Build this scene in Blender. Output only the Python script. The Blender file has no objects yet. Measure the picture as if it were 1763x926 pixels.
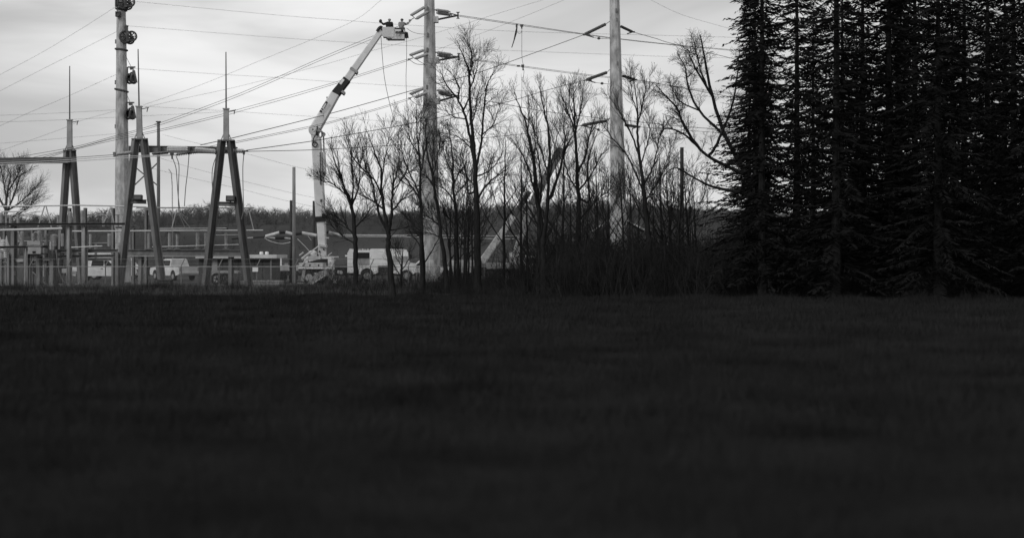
import bpy, math, random
import numpy as np
from mathutils import Vector, Matrix, Quaternion
R = math.radians
sc = bpy.context.scene
COL = sc.collection

# ------------------------------------------------------------------ camera
F, H, VH, UC = 2640.0, 2.2, 440.0, 881.5        # focal length in photo pixels, eye height, horizon row, centre column
def P(u, v, d): return Vector(((u-UC)/F*d, d, H+(VH-v)/F*d))
cam = bpy.data.cameras.new("camera"); co = bpy.data.objects.new("camera", cam); COL.objects.link(co)
co.location = (0, 0, H); co.rotation_euler = (R(90), 0, 0)
cam.sensor_width = 36; cam.lens = F/1763*36; cam.shift_y = (VH-463)/1763
cam.dof.use_dof = True; cam.dof.focus_distance = 104; cam.dof.aperture_fstop = .55
cam.clip_start = .1; cam.clip_end = 6000
sc.camera = co
# ------------------------------------------------------------------ sky, sun, exposure
SUNV = Vector((-.55, -.62, .56)).normalized()    # direction towards the (veiled) sun, behind the camera to the left
w = bpy.data.worlds.new("World"); sc.world = w; w.use_nodes = True
nt = w.node_tree; nt.nodes.clear()
def N(t, **k):
    n = nt.nodes.new(t)
    for a, b in k.items(): setattr(n, a, b)
    return n
L = lambda a, b: nt.links.new(a, b)
out = N('ShaderNodeOutputWorld'); bg = N('ShaderNodeBackground'); bg.inputs[1].default_value = .1
sky = N('ShaderNodeTexSky', sky_type='NISHITA', sun_disc=False, sun_elevation=math.asin(SUNV.z), sun_rotation=math.atan2(SUNV.x, SUNV.y))
bw = N('ShaderNodeRGBToBW'); L(sky.outputs[0], bw.inputs[0])
tc = N('ShaderNodeTexCoord')
mp = N('ShaderNodeMapping'); mp.inputs['Scale'].default_value = (1.4, 1.4, 7.5); mp.inputs['Location'].default_value = (3.1, .4, .35)
L(tc.outputs['Generated'], mp.inputs[0])
n1 = N('ShaderNodeTexNoise'); n1.inputs['Scale'].default_value = 2.2; n1.inputs['Detail'].default_value = 5; n1.inputs['Roughness'].default_value = .48
n1.inputs['Distortion'].default_value = .5
L(mp.outputs[0], n1.inputs[0])
cr = N('ShaderNodeValToRGB'); cr.color_ramp.interpolation = 'EASE'
cr.color_ramp.elements[0].position = .34; cr.color_ramp.elements[0].color = (.52,)*3+(1,)
cr.color_ramp.elements[1].position = .66; cr.color_ramp.elements[1].color = (.86,)*3+(1,)
L(n1.outputs['Fac'], cr.inputs[0])
# thin part of the cloud deck ahead of the camera: a broad brighter region of the overcast
gl = N('ShaderNodeVectorMath', operation='DOT_PRODUCT'); L(tc.outputs['Generated'], gl.inputs[0])
gl.inputs[1].default_value = Vector((-.125, 1, .10)).normalized()
gm = N('ShaderNodeMapRange', interpolation_type='SMOOTHSTEP'); L(gl.outputs['Value'], gm.inputs[0])
gm.inputs[1].default_value = .955; gm.inputs[2].default_value = 1.0; gm.inputs[3].default_value = .80; gm.inputs[4].default_value = 1.08
mu = N('ShaderNodeMath', operation='MULTIPLY'); L(cr.outputs[0], mu.inputs[0]); L(gm.outputs[0], mu.inputs[1])
m10 = N('ShaderNodeMath', operation='MULTIPLY'); L(mu.outputs[0], m10.inputs[0]); m10.inputs[1].default_value = 10.2
mx = N('ShaderNodeMixRGB'); mx.inputs[0].default_value = .93
L(bw.outputs[0], mx.inputs[1]); L(m10.outputs[0], mx.inputs[2]); L(mx.outputs[0], bg.inputs[0]); L(bg.outputs[0], out.inputs[0])
sl = bpy.data.lights.new("sun", 'SUN'); sl.energy = 1.3; sl.angle = R(28); sl.color = (1, 1, 1)
so = bpy.data.objects.new("sun", sl); COL.objects.link(so); so.rotation_euler = SUNV.to_track_quat('Z', 'Y').to_euler(); so.location = (-40, -40, 60)
sc.view_settings.view_transform = 'Standard'; sc.view_settings.look = 'None'; sc.view_settings.exposure = 0; sc.view_settings.gamma = 1
sc.cycles.max_bounces = 4

# ------------------------------------------------------------------ materials (the place is seen in black and white)
MATS = {}
def mat(name, v, rough=.7, scale=4., amt=.25, bump=0., stretch=(1, 1, 1), metal=0., spec=.3, fine=0.):
    m = bpy.data.materials.new(name); m.use_nodes = True
    t = m.node_tree; b = t.nodes['Principled BSDF']
    b.inputs['Roughness'].default_value = rough; b.inputs['Metallic'].default_value = metal
    b.inputs['Specular IOR Level'].default_value = spec
    tc = t.nodes.new('ShaderNodeTexCoord'); mp = t.nodes.new('ShaderNodeMapping'); mp.inputs['Scale'].default_value = stretch
    nz = t.nodes.new('ShaderNodeTexNoise'); nz.inputs['Scale'].default_value = scale; nz.inputs['Detail'].default_value = 6; nz.inputs['Roughness'].default_value = .62
    cr = t.nodes.new('ShaderNodeValToRGB')
    cr.color_ramp.elements[0].position = .3; cr.color_ramp.elements[1].position = .7
    a, c = max(.004, v*(1-amt)), min(.9, v*(1+amt))
    cr.color_ramp.elements[0].color = (a, a, a, 1); cr.color_ramp.elements[1].color = (c, c, c, 1)
    t.links.new(tc.outputs['Object'], mp.inputs[0]); t.links.new(mp.outputs[0], nz.inputs[0])
    t.links.new(nz.outputs['Fac'], cr.inputs[0]); t.links.new(cr.outputs[0], b.inputs['Base Color'])
    if bump:
        bp = t.nodes.new('ShaderNodeBump'); bp.inputs['Strength'].default_value = bump; bp.inputs['Distance'].default_value = .05
        t.links.new(nz.outputs['Fac'], bp.inputs['Height']); t.links.new(bp.outputs[0], b.inputs['Normal'])
    MATS[name] = m; return m
M = lambda n: MATS[n]
mat('weathered_concrete', .41, .85, 2.4, .5, .5, (1, 1, .4), spec=.15)
mat('galvanised_steel', .30, .55, 3, .2, spec=.4)
mat('grey_steel', .165, .6, 2.5, .3, spec=.4, stretch=(1, 1, .3))
mat('rusted_steel', .11, .7, 2.5, .35, stretch=(1, 1, .3))
mat('dark_steel', .07, .6, 3, .3)
mat('aluminium_tube', .50, .45, 2, .15, spec=.5)
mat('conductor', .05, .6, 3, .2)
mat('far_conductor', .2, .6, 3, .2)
mat('rope', .09, .9, 6, .2)
mat('truck_white', .6, .45, 1.3, .2, spec=.4)
mat('white_paint', .76, .4, 1.3, .12, spec=.5)
mat('fibreglass', .62, .45, 1.2, .16, spec=.45)
mat('worn_white', .50, .55, 2.2, .3)
mat('grey_paint', .28, .5, 2, .25)
mat('black_paint', .018, .5, 3, .3)
mat('rubber', .022, .85, 5, .3)
mat('glass_dark', .03, .12, 2, .2, spec=.6)
mat('glazing', .35, .15, 2, .2, spec=.6)
mat('porcelain', .33, .35, 3, .15, spec=.5)
mat('pale_porcelain', .62, .35, 3, .12, spec=.5)
mat('dark_porcelain', .08, .3, 3, .2, spec=.5)
mat('polymer', .40, .5, 3, .15)
mat('old_wood', .13, .9, 5, .4, .3, (4, 4, .3))
mat('pale_wood', .27, .9, 5, .35, .3, (4, 4, .3))
mat('black_wood', .04, .9, 5, .35, .3, (4, 4, .3))
mat('bark', .026, .95, 6, .4, .6, (2, 2, .4), spec=0.)
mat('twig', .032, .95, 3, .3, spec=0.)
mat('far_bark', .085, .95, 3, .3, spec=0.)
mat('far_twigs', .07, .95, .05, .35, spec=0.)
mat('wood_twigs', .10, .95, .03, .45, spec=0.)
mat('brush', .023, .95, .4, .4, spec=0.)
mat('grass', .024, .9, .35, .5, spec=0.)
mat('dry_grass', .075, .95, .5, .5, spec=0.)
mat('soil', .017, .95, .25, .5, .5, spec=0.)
mat('hillside', .066, .95, .02, .3, .6, spec=0.)
mat('gravel', .07, .95, .5, .35, .3, spec=0.)
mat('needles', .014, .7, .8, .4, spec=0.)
mat('panel_wall', .06, .7, 1, .2)
mat('pale_roof', .58, .6, 1.5, .15)
mat('skin', .22, .6, 8, .1)
mat('dark_cloth', .018, .9, 8, .3)
mat('grey_cloth', .25, .9, 6, .3)
mat('trousers', .07, .9, 6, .3)
mat('hat_pale', .30, .4, 5, .1)
mat('hat_dark', .09, .4, 5, .1)
mat('sign_white', .7, .6, 4, .08)
mat('lamp_glass', .08, .4, 4, .1)

# ------------------------------------------------------------------ mesh building
class MB:
    def __init__(s): s.v = []; s.f = []
    def quadbox(s, c8):
        o = len(s.v); s.v += [tuple(c) for c in c8]
        s.f += [(o, o+3, o+2, o+1), (o+4, o+5, o+6, o+7), (o, o+1, o+5, o+4), (o+1, o+2, o+6, o+5), (o+2, o+3, o+7, o+6), (o+3, o, o+4, o+7)]
    def box(s, c, sz, rot=None):
        c = Vector(c); q = []
        for z in (-.5, .5):
            for x, y in ((-.5, -.5), (.5, -.5), (.5, .5), (-.5, .5)):
                p = Vector((x*sz[0], y*sz[1], z*sz[2]))
                if rot: p = rot @ p
                q.append(c+p)
        s.quadbox(q); return s
    def bar(s, p0, p1, w, h, w2=None, h2=None, ref=(0, 1, 0)):
        """rectangular bar; h is measured along ref made square to the bar, w across"""
        p0, p1 = Vector(p0), Vector(p1); t = (p1-p0).normalized(); r = Vector(ref)
        a = t.cross(r)
        if a.length < 1e-3: a = t.cross(Vector((1, 0, 0)))
        a.normalize(); b = a.cross(t).normalized()
        w2 = w if w2 is None else w2; h2 = h if h2 is None else h2
        q = []
        for p, ww, hh in ((p0, w, h), (p1, w2, h2)):
            for x, y in ((-.5, -.5), (.5, -.5), (.5, .5), (-.5, .5)): q.append(p+a*x*ww+b*y*hh)
        s.quadbox(q); return s
    def ibeam(s, p0, p1, w, h, tf=.03, ref=(0, 1, 0)):
        p0, p1 = Vector(p0), Vector(p1); t = (p1-p0).normalized(); a = t.cross(Vector(ref))
        if a.length < 1e-3: a = t.cross(Vector((1, 0, 0)))
        a.normalize(); b = a.cross(t).normalized()
        s.bar(p0+b*(h-tf)/2, p1+b*(h-tf)/2, w, tf, ref=ref); s.bar(p0-b*(h-tf)/2, p1-b*(h-tf)/2, w, tf, ref=ref)
        s.bar(p0, p1, tf*.8, h-2*tf, ref=ref); return s
    def tube(s, pts, rad, n=6, cap=True):
        k = len(pts)
        if not hasattr(rad, '__len__'): rad = [rad]*k
        o = len(s.v); u = None
        for i in range(k):
            p = pts[i]; a = pts[max(i-1, 0)]; b = pts[min(i+1, k-1)]
            t = Vector((b[0]-a[0], b[1]-a[1], b[2]-a[2]))
            if t.length < 1e-9: t = Vector((0, 0, 1))
            t.normalize()
            if u is None:
                u = t.cross(Vector((0, 1, 0)) if abs(t.y) < .8 else Vector((1, 0, 0)))
            else: u = u-t*u.dot(t)
            u.normalize(); w_ = t.cross(u); r = rad[i]
            for j in range(n):
                an = 2*math.pi*j/n; c, d = math.cos(an)*r, math.sin(an)*r
                s.v.append((p[0]+u.x*c+w_.x*d, p[1]+u.y*c+w_.y*d, p[2]+u.z*c+w_.z*d))
        for i in range(k-1):
            a = o+i*n; b = a+n
            for j in range(n):
                j2 = (j+1) % n; s.f.append((a+j, a+j2, b+j2, b+j))
        if cap:
            s.f.append(tuple(range(o+n-1, o-1, -1))); s.f.append(tuple(range(o+(k-1)*n, o+k*n)))
        return s
    def ring(s, c, axis, R_, r, n=14, m=5, arc=2*math.pi, ref=None):
        c = Vector(c); ax = Vector(axis).normalized()
        u = (Vector(ref) if ref else ax.orthogonal()).normalized(); v = ax.cross(u)
        full = abs(arc-2*math.pi) < 1e-6
        pts = [c+u*math.cos(arc*i/n)*R_+v*math.sin(arc*i/n)*R_ for i in range(n+1)]
        return s.tube(pts, r, m, cap=not full)
    def disc(s, c, axis, r, th, n=14):
        ax = Vector(axis).normalized(); c = Vector(c); return s.tube([c-ax*th/2, c+ax*th/2], r, n)
    def prism(s, prof, w, y0=0., inset=0., ztop=None):
        """side profile (x, z) spread over width w about y0; points above ztop narrowed by inset"""
        o = len(s.v); k = len(prof)
        for sg in (-1, 1):
            for x, z in prof:
                iw = w/2
                if ztop is not None and z > ztop: iw -= inset*(z-ztop)
                s.v.append((x, y0+sg*iw, z))
        s.f.append(tuple(range(o, o+k))); s.f.append(tuple(range(o+2*k-1, o+k-1, -1)))
        for i in range(k):
            j = (i+1) % k; s.f.append((o+j, o+i, o+k+i, o+k+j))
        return s
    def ball(s, c, r, n=8, m=6):
        c = Vector(c); r = r if hasattr(r, '__len__') else (r, r, r); o = len(s.v)
        for i in range(1, m):
            th = math.pi*i/m
            for j in range(n):
                ph = 2*math.pi*j/n
                s.v.append((c.x+r[0]*math.sin(th)*math.cos(ph), c.y+r[1]*math.sin(th)*math.sin(ph), c.z+r[2]*math.cos(th)))
        t = len(s.v); s.v += [(c.x, c.y, c.z+r[2]), (c.x, c.y, c.z-r[2])]
        for i in range(m-2):
            for j in range(n):
                a = o+i*n+j; b = o+i*n+(j+1) % n; s.f.append((a, a+n, b+n, b))
        for j in range(n):
            s.f.append((t, o+j, o+(j+1) % n)); q = o+(m-2)*n; s.f.append((t+1, q+(j+1) % n, q+j))
        return s
    def mesh(s, name, off=(0, 0, 0), smooth=False):
        me = bpy.data.meshes.new(name)
        v = np.array(s.v, dtype=np.float64)-np.array(off)
        me.from_pydata(v.tolist(), [], s.f)
        if smooth: me.polygons.foreach_set('use_smooth', [True]*len(me.polygons))
        me.update(); return me

def tag(o, label=None, cat=None, group=None, kind=None):
    for k, v in (('label', label), ('category', cat), ('group', group), ('kind', kind)):
        if v: o[k] = v
    return o
def thing(name, label, cat, loc=(0, 0, 0), rz=0, group=None):
    o = bpy.data.objects.new(name, None); COL.objects.link(o); o.location = loc; o.rotation_euler = (0, 0, rz); o.empty_display_size = .3
    return tag(o, label, cat, group)
def root_of(p):
    while p.parent: p = p.parent
    return p
def obj(name, mb, m, parent=None, smooth=False, world=True, label=None, kind=None):
    off = Vector((0, 0, 0))
    if parent is not None and world: off = root_of(parent).location
    me = mb.mesh(name, off, smooth) if isinstance(mb, MB) else mb
    if not me.materials: me.materials.append(M(m))
    o = bpy.data.objects.new(name, me); COL.objects.link(o)
    if parent is not None: o.parent = parent
    return tag(o, label, None, None, kind)
def single(name, mb, m, label, cat, loc, group=None, smooth=False):
    """a thing that is one mesh, with its origin at loc"""
    me = mb.mesh(name, loc, smooth); me.materials.append(M(m))
    o = bpy.data.objects.new(name, me); COL.objects.link(o); o.location = loc
    return tag(o, label, cat, group)
def copy_tree(o, parent=None):
    c = o.copy(); COL.objects.link(c); c.parent = parent
    for ch in list(o.children): copy_tree(ch, c)
    return c
def np_mesh(name, V, Fc, m):
    """V (n,3); Fc (k,3) triangles"""
    me = bpy.data.meshes.new(name); me.vertices.add(len(V)); me.vertices.foreach_set('co', V.astype(np.float32).ravel())
    me.loops.add(Fc.size); me.loops.foreach_set('vertex_index', Fc.astype(np.int32).ravel())
    me.polygons.add(len(Fc)); me.polygons.foreach_set('loop_start', np.arange(0, Fc.size, 3, dtype=np.int32))
    me.polygons.foreach_set('loop_total', np.full(len(Fc), 3, dtype=np.int32)); me.update(calc_edges=True); me.validate()
    me.materials.append(M(m)); return me
def catmull(pts, k=8):
    pts = [Vector(p) for p in pts]
    if len(pts) == 2: return [pts[0].lerp(pts[1], i/k) for i in range(k+1)]
    out = []
    for i in range(len(pts)-1):
        p1, p2 = pts[i], pts[i+1]; p0 = pts[i-1] if i else p1*2-p2; p3 = pts[i+2] if i+2 < len(pts) else p2*2-p1
        for j in range(k):
            t = j/k
            out.append(.5*((2*p1)+(p2-p0)*t+(2*p0-5*p1+4*p2-p3)*t*t+(3*p1-p0-3*p2+p3)*t**3))
    return out+[pts[-1]]

# ------------------------------------------------------------------ ground
rng = random.Random(5)
def ground_z(X, Y):
    Z = .07*np.sin(X*.9+Y*.31)*np.sin(Y*.47-X*.2)+.05*np.sin(X*2.1+1)*np.sin(Y*1.3+X*.5)
    Z = Z*np.clip(1-np.abs(Y-50)/56, 0, 1)
    return Z+.24*np.exp(-((Y-92-2*np.sin(X*.23))/4.0)**2)*(.55+.25*np.sin(X*.5)+.2*np.sin(X*1.37+1))     # low uneven bank in front of the fence
def ground():
    xs = np.concatenate([np.linspace(-900, -60, 12), np.linspace(-50, 70, 90), np.linspace(80, 900, 12)])
    ys = np.concatenate([np.linspace(-60, 0, 8), np.linspace(2, 110, 140), np.linspace(120, 400, 20), np.linspace(500, 5000, 12)])
    X, Y = np.meshgrid(xs, ys)
    Z = ground_z(X, Y)
    nx = len(xs); V = np.stack([X.ravel(), Y.ravel(), Z.ravel()], 1)
    i, j = np.meshgrid(np.arange(nx-1), np.arange(len(ys)-1)); a = (j*nx+i).ravel()
    Fc = np.concatenate([np.stack([a, a+1, a+nx+1], 1), np.stack([a, a+nx+1, a+nx], 1)])
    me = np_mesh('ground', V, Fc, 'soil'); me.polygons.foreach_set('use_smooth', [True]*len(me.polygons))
    o = bpy.data.objects.new('ground', me); COL.objects.link(o); tag(o, kind='structure')
ground()
def hill_z(x, y):
    t = np.clip((y-325)/95, 0, 1); t = t*t*(3-2*t)
    return t*(12.4+1.2*np.sin(x*.021+1.1)+.6*np.sin(x*.063))
def hill():
    xs = np.linspace(-420, 420, 140); ys = np.concatenate([np.linspace(318, 430, 24), np.linspace(450, 900, 12)])
    X, Y = np.meshgrid(xs, ys); Z = hill_z(X, Y)-.02+np.clip(Y-430, 0, 999)*.004
    nx = len(xs); i, j = np.meshgrid(np.arange(nx-1), np.arange(len(ys)-1)); a = (j*nx+i).ravel()
    me = np_mesh('hill', np.stack([X.ravel(), Y.ravel(), Z.ravel()], 1), np.concatenate([np.stack([a, a+1, a+nx+1], 1), np.stack([a, a+nx+1, a+nx], 1)]), 'hillside')
    me.polygons.foreach_set('use_smooth', [True]*len(me.polygons)); o = bpy.data.objects.new('hill', me); COL.objects.link(o); tag(o, kind='structure')
hill()
o = obj('gravel_yard', MB().box((-20, 138, -.048), (110, 60, .1)), 'gravel', kind='structure')

# ------------------------------------------------------------------ transmission poles
def insulator_string(mb, p0, p1, r=.12, core=.03, n=12, sides=8, ends=.12):
    p0, p1 = Vector(p0), Vector(p1); pts = [p0]; rad = [core]
    for i in range(n):
        for k, rr in ((.15, core), (.35, r), (.62, r*.75), (.7, core)):
            pts.append(p0.lerp(p1, ends+(1-2*ends)*(i+k)/n)); rad.append(rr)
    pts.append(p1); rad.append(core)
    return mb.tube(pts, rad, sides)
def big_pole(u0, v0, w0, u1, v1, w1, d, label, extra=1.0):
    """tapering shaft from the ground to above the frame, measured at two rows"""
    base = P(u0, v0, d); base.z = 0
    s = d/F; ub = u0+(u0-u1)*0; wb = w0+(w0-w1)/(v0-v1)*((VH+H/s)-v0)
    slope = (w0-w1)/(v0-v1)
    vt = v1-extra/s; wt = w1-slope*(v1-vt); ut = u1+(u1-u0)/(v0-v1)*(v1-vt)
    ub = u0+(u0-u1)/(v0-v1)*((VH+H/s)-v0)
    t = thing('transmission_pole', label, 'utility pole', (P(ub, VH, d).x, d, 0), group='tall concrete transmission poles')
    top = P(ut, vt, d); bot = P(ub, VH, d); bot.z = -.2
    k = 40; pts = [bot.lerp(top, i/k) for i in range(k+1)]
    obj('shaft', MB().tube(pts, [wb*s/2*(1-i/k)+wt*s/2*i/k for i in range(k+1)], 12), 'weathered_concrete', t)
    return t
D1, D2, D3 = 128., 130., 150.
pole1 = big_pole(210.5, 340, 25.5, 208.5, 0, 15.5, D1, 'tall concrete pole hung with black pulley blocks behind the substation frames', 3.5)
pole2 = big_pole(741, 400, 32, 739.3, 0, 17.5, D2, 'tall concrete pole beside the raised bucket with pale double insulator strings', 4)
pole3 = big_pole(1064, 330, 26.5, 1058, 0, 17, D3, 'tall concrete pole at right with thin dark insulator strings behind bare trees', 4)
# climbing inserts, joints and stains on the shafts
for pl, d, pts in ((pole2, D2, [(736, 15), (736, 60), (735.5, 86), (735, 150)]), (pole3, D3, [(1061, 18), (1062, 34), (1063, 109)]), (pole1, D1, [(199.5, 72), (199, 142), (199, 218)])):
    for (u, v) in pts:
        rr = .0
        c = P(u, v, d-(.55 if pl is not pole1 else .1)); obj('step_plate', MB().box(c, (.12, .14, .34)), 'grey_steel', pl)
# pole 2: pale twin polymer strings to the left, string + brace arm to the right
for i, (ua, va, ub, vb) in enumerate(((736, 17.5, 706, 35.5), (734, 91.5, 704.5, 102.5), (733, 157.5, 705, 169.5))):
    a, b = P(ua, va, D2-.35), P(ub, vb, D2-2)
    for off in (Vector((-.28, -.25, .28)), Vector((.28, .1, -.06))):
        m_ = MB(); insulator_string(m_, a+off*.75, a.lerp(b, .80)+off*.75, .14, .07, 14, 8, .05)
        obj('insulator', m_, 'polymer', pole2)
    m_ = MB(); m_.bar(a.lerp(b, .78)+Vector((-.28, -.25, .28)), a.lerp(b, .84)+Vector((.28, .1, -.06)), .05, .12)
    m_.tube([a.lerp(b, .8), b], .035, 6); m_.box(b, (.22, .12, .12))
    obj('yoke', m_, 'grey_steel', pole2)
for i, (ua, va, ub, vb, uc, vc, ue, ve) in enumerate(((749.5, 20, 775, 23.5, 788.5, 27, 751.5, 34.5), (751, 93, 779, 97, 790, 98, 753, 104.5), (753, 158, 776, 163, 789, 165, 754.5, 174.5))):
    a, b, c, e = P(ua, va, D2+.1), P(ub, vb, D2+1.4), P(uc, vc, D2+2), P(ue, ve, D2)
    for off in (Vector((0, -.2, .09)), Vector((.1, .25, -.1))):
        m_ = MB(); insulator_string(m_, a+off, b+off, .14, .07, 14, 8, .1); obj('insulator', m_, 'polymer', pole2, label='insulator string on the right side, darker underneath')
    m_ = MB(); m_.tube([b, c], .045, 6); m_.box(c, (.12, .12, .5)); m_.box(c+Vector((0, 0, .26)), (.3, .12, .06)); m_.box(c-Vector((0, 0, .26)), (.26, .12, .06))
    obj('end_fitting', m_, 'dark_steel', pole2)
    m_ = MB(); m_.tube([e, c], .085, 8); obj('brace_arm', m_, 'dark_steel', pole2)
    m_ = MB(); m_.box(e-Vector((.05, 0, 0)), (.42, .6, .5)); obj('arm_bracket', m_, 'weathered_concrete', pole2)
# pole 3: thin dark disc strings both sides
for (ua, va, ub, vb, nn, ue, ve, uf, vf) in ((1043, 42, 1006, 60, 14, 1069, 46, 1089, 55.5), (1045, 125, 1009, 138, 14, 1072, 131, 1093, 137.5), (1045, 208, 1002, 216, 14, 1076, 215.5, 1098, 218.5)):
    a, b = P(ua, va, D3-.3), P(ub, vb, D3-3)
    m_ = MB(); insulator_string(m_, a, b, .17, .07, nn, 8, .02); obj('insulator', m_, 'dark_porcelain', pole3)
    obj('link', MB().tube([P(1050, va-5, D3), a], .03, 5), 'dark_steel', pole3); m_ = MB(); m_.box(b+Vector((.2, 0, -.03)), (.7, .1, .12)); m_.bar(b, b+Vector((.9, .1, -.25)), .1, .1); obj('clamp', m_, 'dark_steel', pole3)
    e, f = P(ue, ve, D3+.2), P(uf, vf, D3+3)
    m_ = MB(); insulator_string(m_, e, f, .15, .07, 12, 8, .02); obj('insulator', m_, 'dark_porcelain', pole3)
    m_ = MB(); m_.box(f, (.5, .1, .14)); m_.bar(f, f+Vector((-.55, 0, -.2)), .1, .14); obj('clamp', m_, 'dark_steel', pole3)
# pole 1: rope slings round the shaft and hanging stringing blocks
for (v, wd, tilt) in ((17, 9.2, 3.5), (86, 10.0, 2.5), (156, 11.0, 5)):
    c = P(208.7+(v*.003), v, D1); r_ = wd*D1/F*.98; tl = tilt*D1/F/(2*r_)
    m_ = MB(); pts = [c+Vector((math.cos(a)*r_, math.sin(a)*r_, -math.cos(a)*r_*tl)) for a in [2*math.pi*i/24 for i in range(25)]]
    m_.tube(pts, .085, 6, cap=False); obj('rope_sling', m_, 'rope', pole1)
def wheel_mesh(mb, c, axis, r, spokes=6):
    mb.ring(c, axis, r, r*.21, 18, 6); mb.ring(c, axis, r*.72, r*.05, 14, 4)
    ax = Vector(axis).normalized(); u = ax.orthogonal().normalized(); v = ax.cross(u)
    for i in range(spokes):
        a = 2*math.pi*i/spokes+.3; mb.tube([Vector(c), Vector(c)+(u*math.cos(a)+v*math.sin(a))*r], r*.1, 4)
    mb.disc(c, axis, r*.2, r*.4, 8)
def block(kind, u, v, label):
    s = D1/F; c = P(u, v, D1-.55)
    t = thing('pulley_block', label, 'pulley', c, group='pulley blocks hanging on the tall left pole')
    if kind == 'wheels':
        for (du, dv, r, dy) in ((-3.5, -1, 10, 0), (8, -1.5, 8, -.25), (2, 3, 7, .3)):
            m_ = MB(); wheel_mesh(m_, c+Vector((du*s, dy, -dv*s)), (.35, -1, .05), r*s); obj('sheave', m_, 'dark_steel', t)
        m_ = MB(); m_.bar(c+Vector((0, -.2, -8*s)), c+Vector((-1*s, -.2, 13*s)), .16, .16); m_.bar(c+Vector((3*s, -.35, -8*s)), c+Vector((0, -.3, 13*s)), .14, .14)
        m_.box(c+Vector((-1*s, -.2, 15*s)), (.2, .24, .42)); m_.bar(c+Vector((-4*s, -.2, 19*s)), c+Vector((2*s, -.2, 19*s)), .1, .1); m_.tube([c+Vector((-5*s, -.1, 19*s)), c+Vector((-4.5*s, 0, 8*s))], .03, 4)
        obj('hanger', m_, 'dark_steel', t)
        m_ = MB(); m_.tube([c+Vector((-1*s, -.2, 19*s)), P(213, v-34 if v > 40 else v-20, D1-.4)], .02, 4); obj('sling_line', m_, 'rope', t)
    else:
        for (du, dv, r, dy) in ((-4, 5, 8, 0), (4.5, 6, 7.5, -.2), (0, 1, 7, .25)):
            m_ = MB(); wheel_mesh(m_, c+Vector((du*s, dy, -dv*s)), (1, -.35, .05), r*s); obj('sheave', m_, 'dark_steel', t)
        m_ = MB()
        m_.bar(c+Vector((-6*s, 0, 15*s)), c+Vector((7*s, 0, 15*s)), .1, .1)
        m_.bar(c+Vector((4.5*s, -.1, 9*s)), c+Vector((8*s, -.15, -12*s)), .2, .2, .3, .26); m_.bar(c+Vector((3*s, .1, 5*s)), c+Vector((-4*s, .1, -9*s)), .08, .1)
        m_.bar(c+Vector((-6.5*s, 0, 15*s)), c+Vector((-6.5*s, 0, -10*s)), .09, .12); m_.bar(c+Vector((-3*s, -.1, -13*s)), c+Vector((8.5*s, -.1, -12.5*s)), .12, .1)
        m_.box(c+Vector((.5*s, 0, 12.5*s)), (.25, .15, .2)); m_.tube([c+Vector((5*s, -.1, 15*s)), c+Vector((4.5*s, -.1, 8*s))], .025, 4)
        for k in range(9): m_.box(c+Vector((rng.uniform(-4, 4)*s, -.2, rng.uniform(-10, 0)*s)), (.2, .1, .28), Matrix.Rotation(rng.uniform(-1, 1), 3, 'Y'))
        obj('hanger', m_, 'dark_steel', t)
        m_ = MB(); m_.tube([c+Vector((.5*s, 0, 14*s)), P(214.5, v-38, D1-.45)], .02, 4); obj('sling_line', m_, 'rope', t)
block('wheels', 216.5, 6, 'black pulley block at the very top of the left concrete pole')
block('wheels', 220, 65, 'spoked black pulley block with two wheels below the upper rope sling')
block('frame', 226, 131, 'squarish black pulley block hanging under the second rope sling')
block('frame', 224, 192, 'lowest black pulley block hanging beside the pointed steel mast')
m_ = MB(); c = P(203.5, 25, D1-.6)
m_.box(c, (.42, .3, .42)); m_.ring(c+Vector((0, -.17, 0)), (0, 1, 0), .17, .04, 10, 5); m_.box(c+Vector((-.15, -.1, .9)), (.12, .3, .6)); m_.tube([c+Vector((0, -.1, .2)), c+Vector((-.1, -.1, 1.3))], .03, 4)
obj('winch_bracket', m_, 'dark_steel', pole1)

# ------------------------------------------------------------------ conductors
def wire(pts, r, label, m='conductor', group='overhead conductors', name='conductor', k=8):
    q = catmull([P(*p) for p in pts], k); loc = q[0].copy()
    return single(name, MB().tube(q, r, 5), m, label, 'wire', loc, group)
def lerpd(pts, d0, d1):
    u0, u1 = pts[0][0], pts[-1][0]
    return [(u, v, d0+(d1-d0)*(u-u0)/(u1-u0)) for u, v in pts]
A = 107.
wire(lerpd([(704, 38), (658, 57), (636, 65), (548, 102), (460, 141), (390, 170), (275, 212), (200, 233.5), (128, 253), (28, 271)], 128, 112), .0165, 'upper wire of the pair running from the raised bucket down to the left frame')
wire(lerpd([(705, 41), (660, 60), (636, 69.5), (548, 106), (460, 145), (390, 174), (280, 214), (200, 236), (128, 256), (58, 271)], 128, 112), .0165, 'lower wire of the pair running from the raised bucket down to the left frame')
wire(lerpd([(703, 102), (640, 122), (583, 140), (500, 164), (420, 186), (380, 197.5), (280, 222), (200, 238), (128, 256.5), (70, 272)], 128, 112), .0165, 'upper wire of the pair from the middle strings of the bucket-side pole')
wire(lerpd([(706, 103.5), (640, 125), (583, 143), (500, 168), (420, 190), (380, 201), (280, 225), (200, 241), (128, 258), (84, 271)], 128, 112), .0165, 'lower wire of the pair from the middle strings of the bucket-side pole')
wire(lerpd([(1006, 60), (935, 86), (823, 125.5), (728, 151), (640, 176), (560, 198), (420, 233), (395, 239), (345, 250)], 147, A), .028, 'long dark wire from the top string of the right pole to the twin frames')
wire(lerpd([(705, 169), (659, 184), (600, 201), (553, 213.5), (420, 241), (362, 252)], 128, A), .0165, 'upper wire of the pair from the lowest strings of the bucket-side pole')
wire(lerpd([(707, 171), (659, 186.5), (600, 203), (553, 216), (420, 243.5), (372, 253)], 128, A), .0165, 'lower wire of the pair from the lowest strings of the bucket-side pole')
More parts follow.
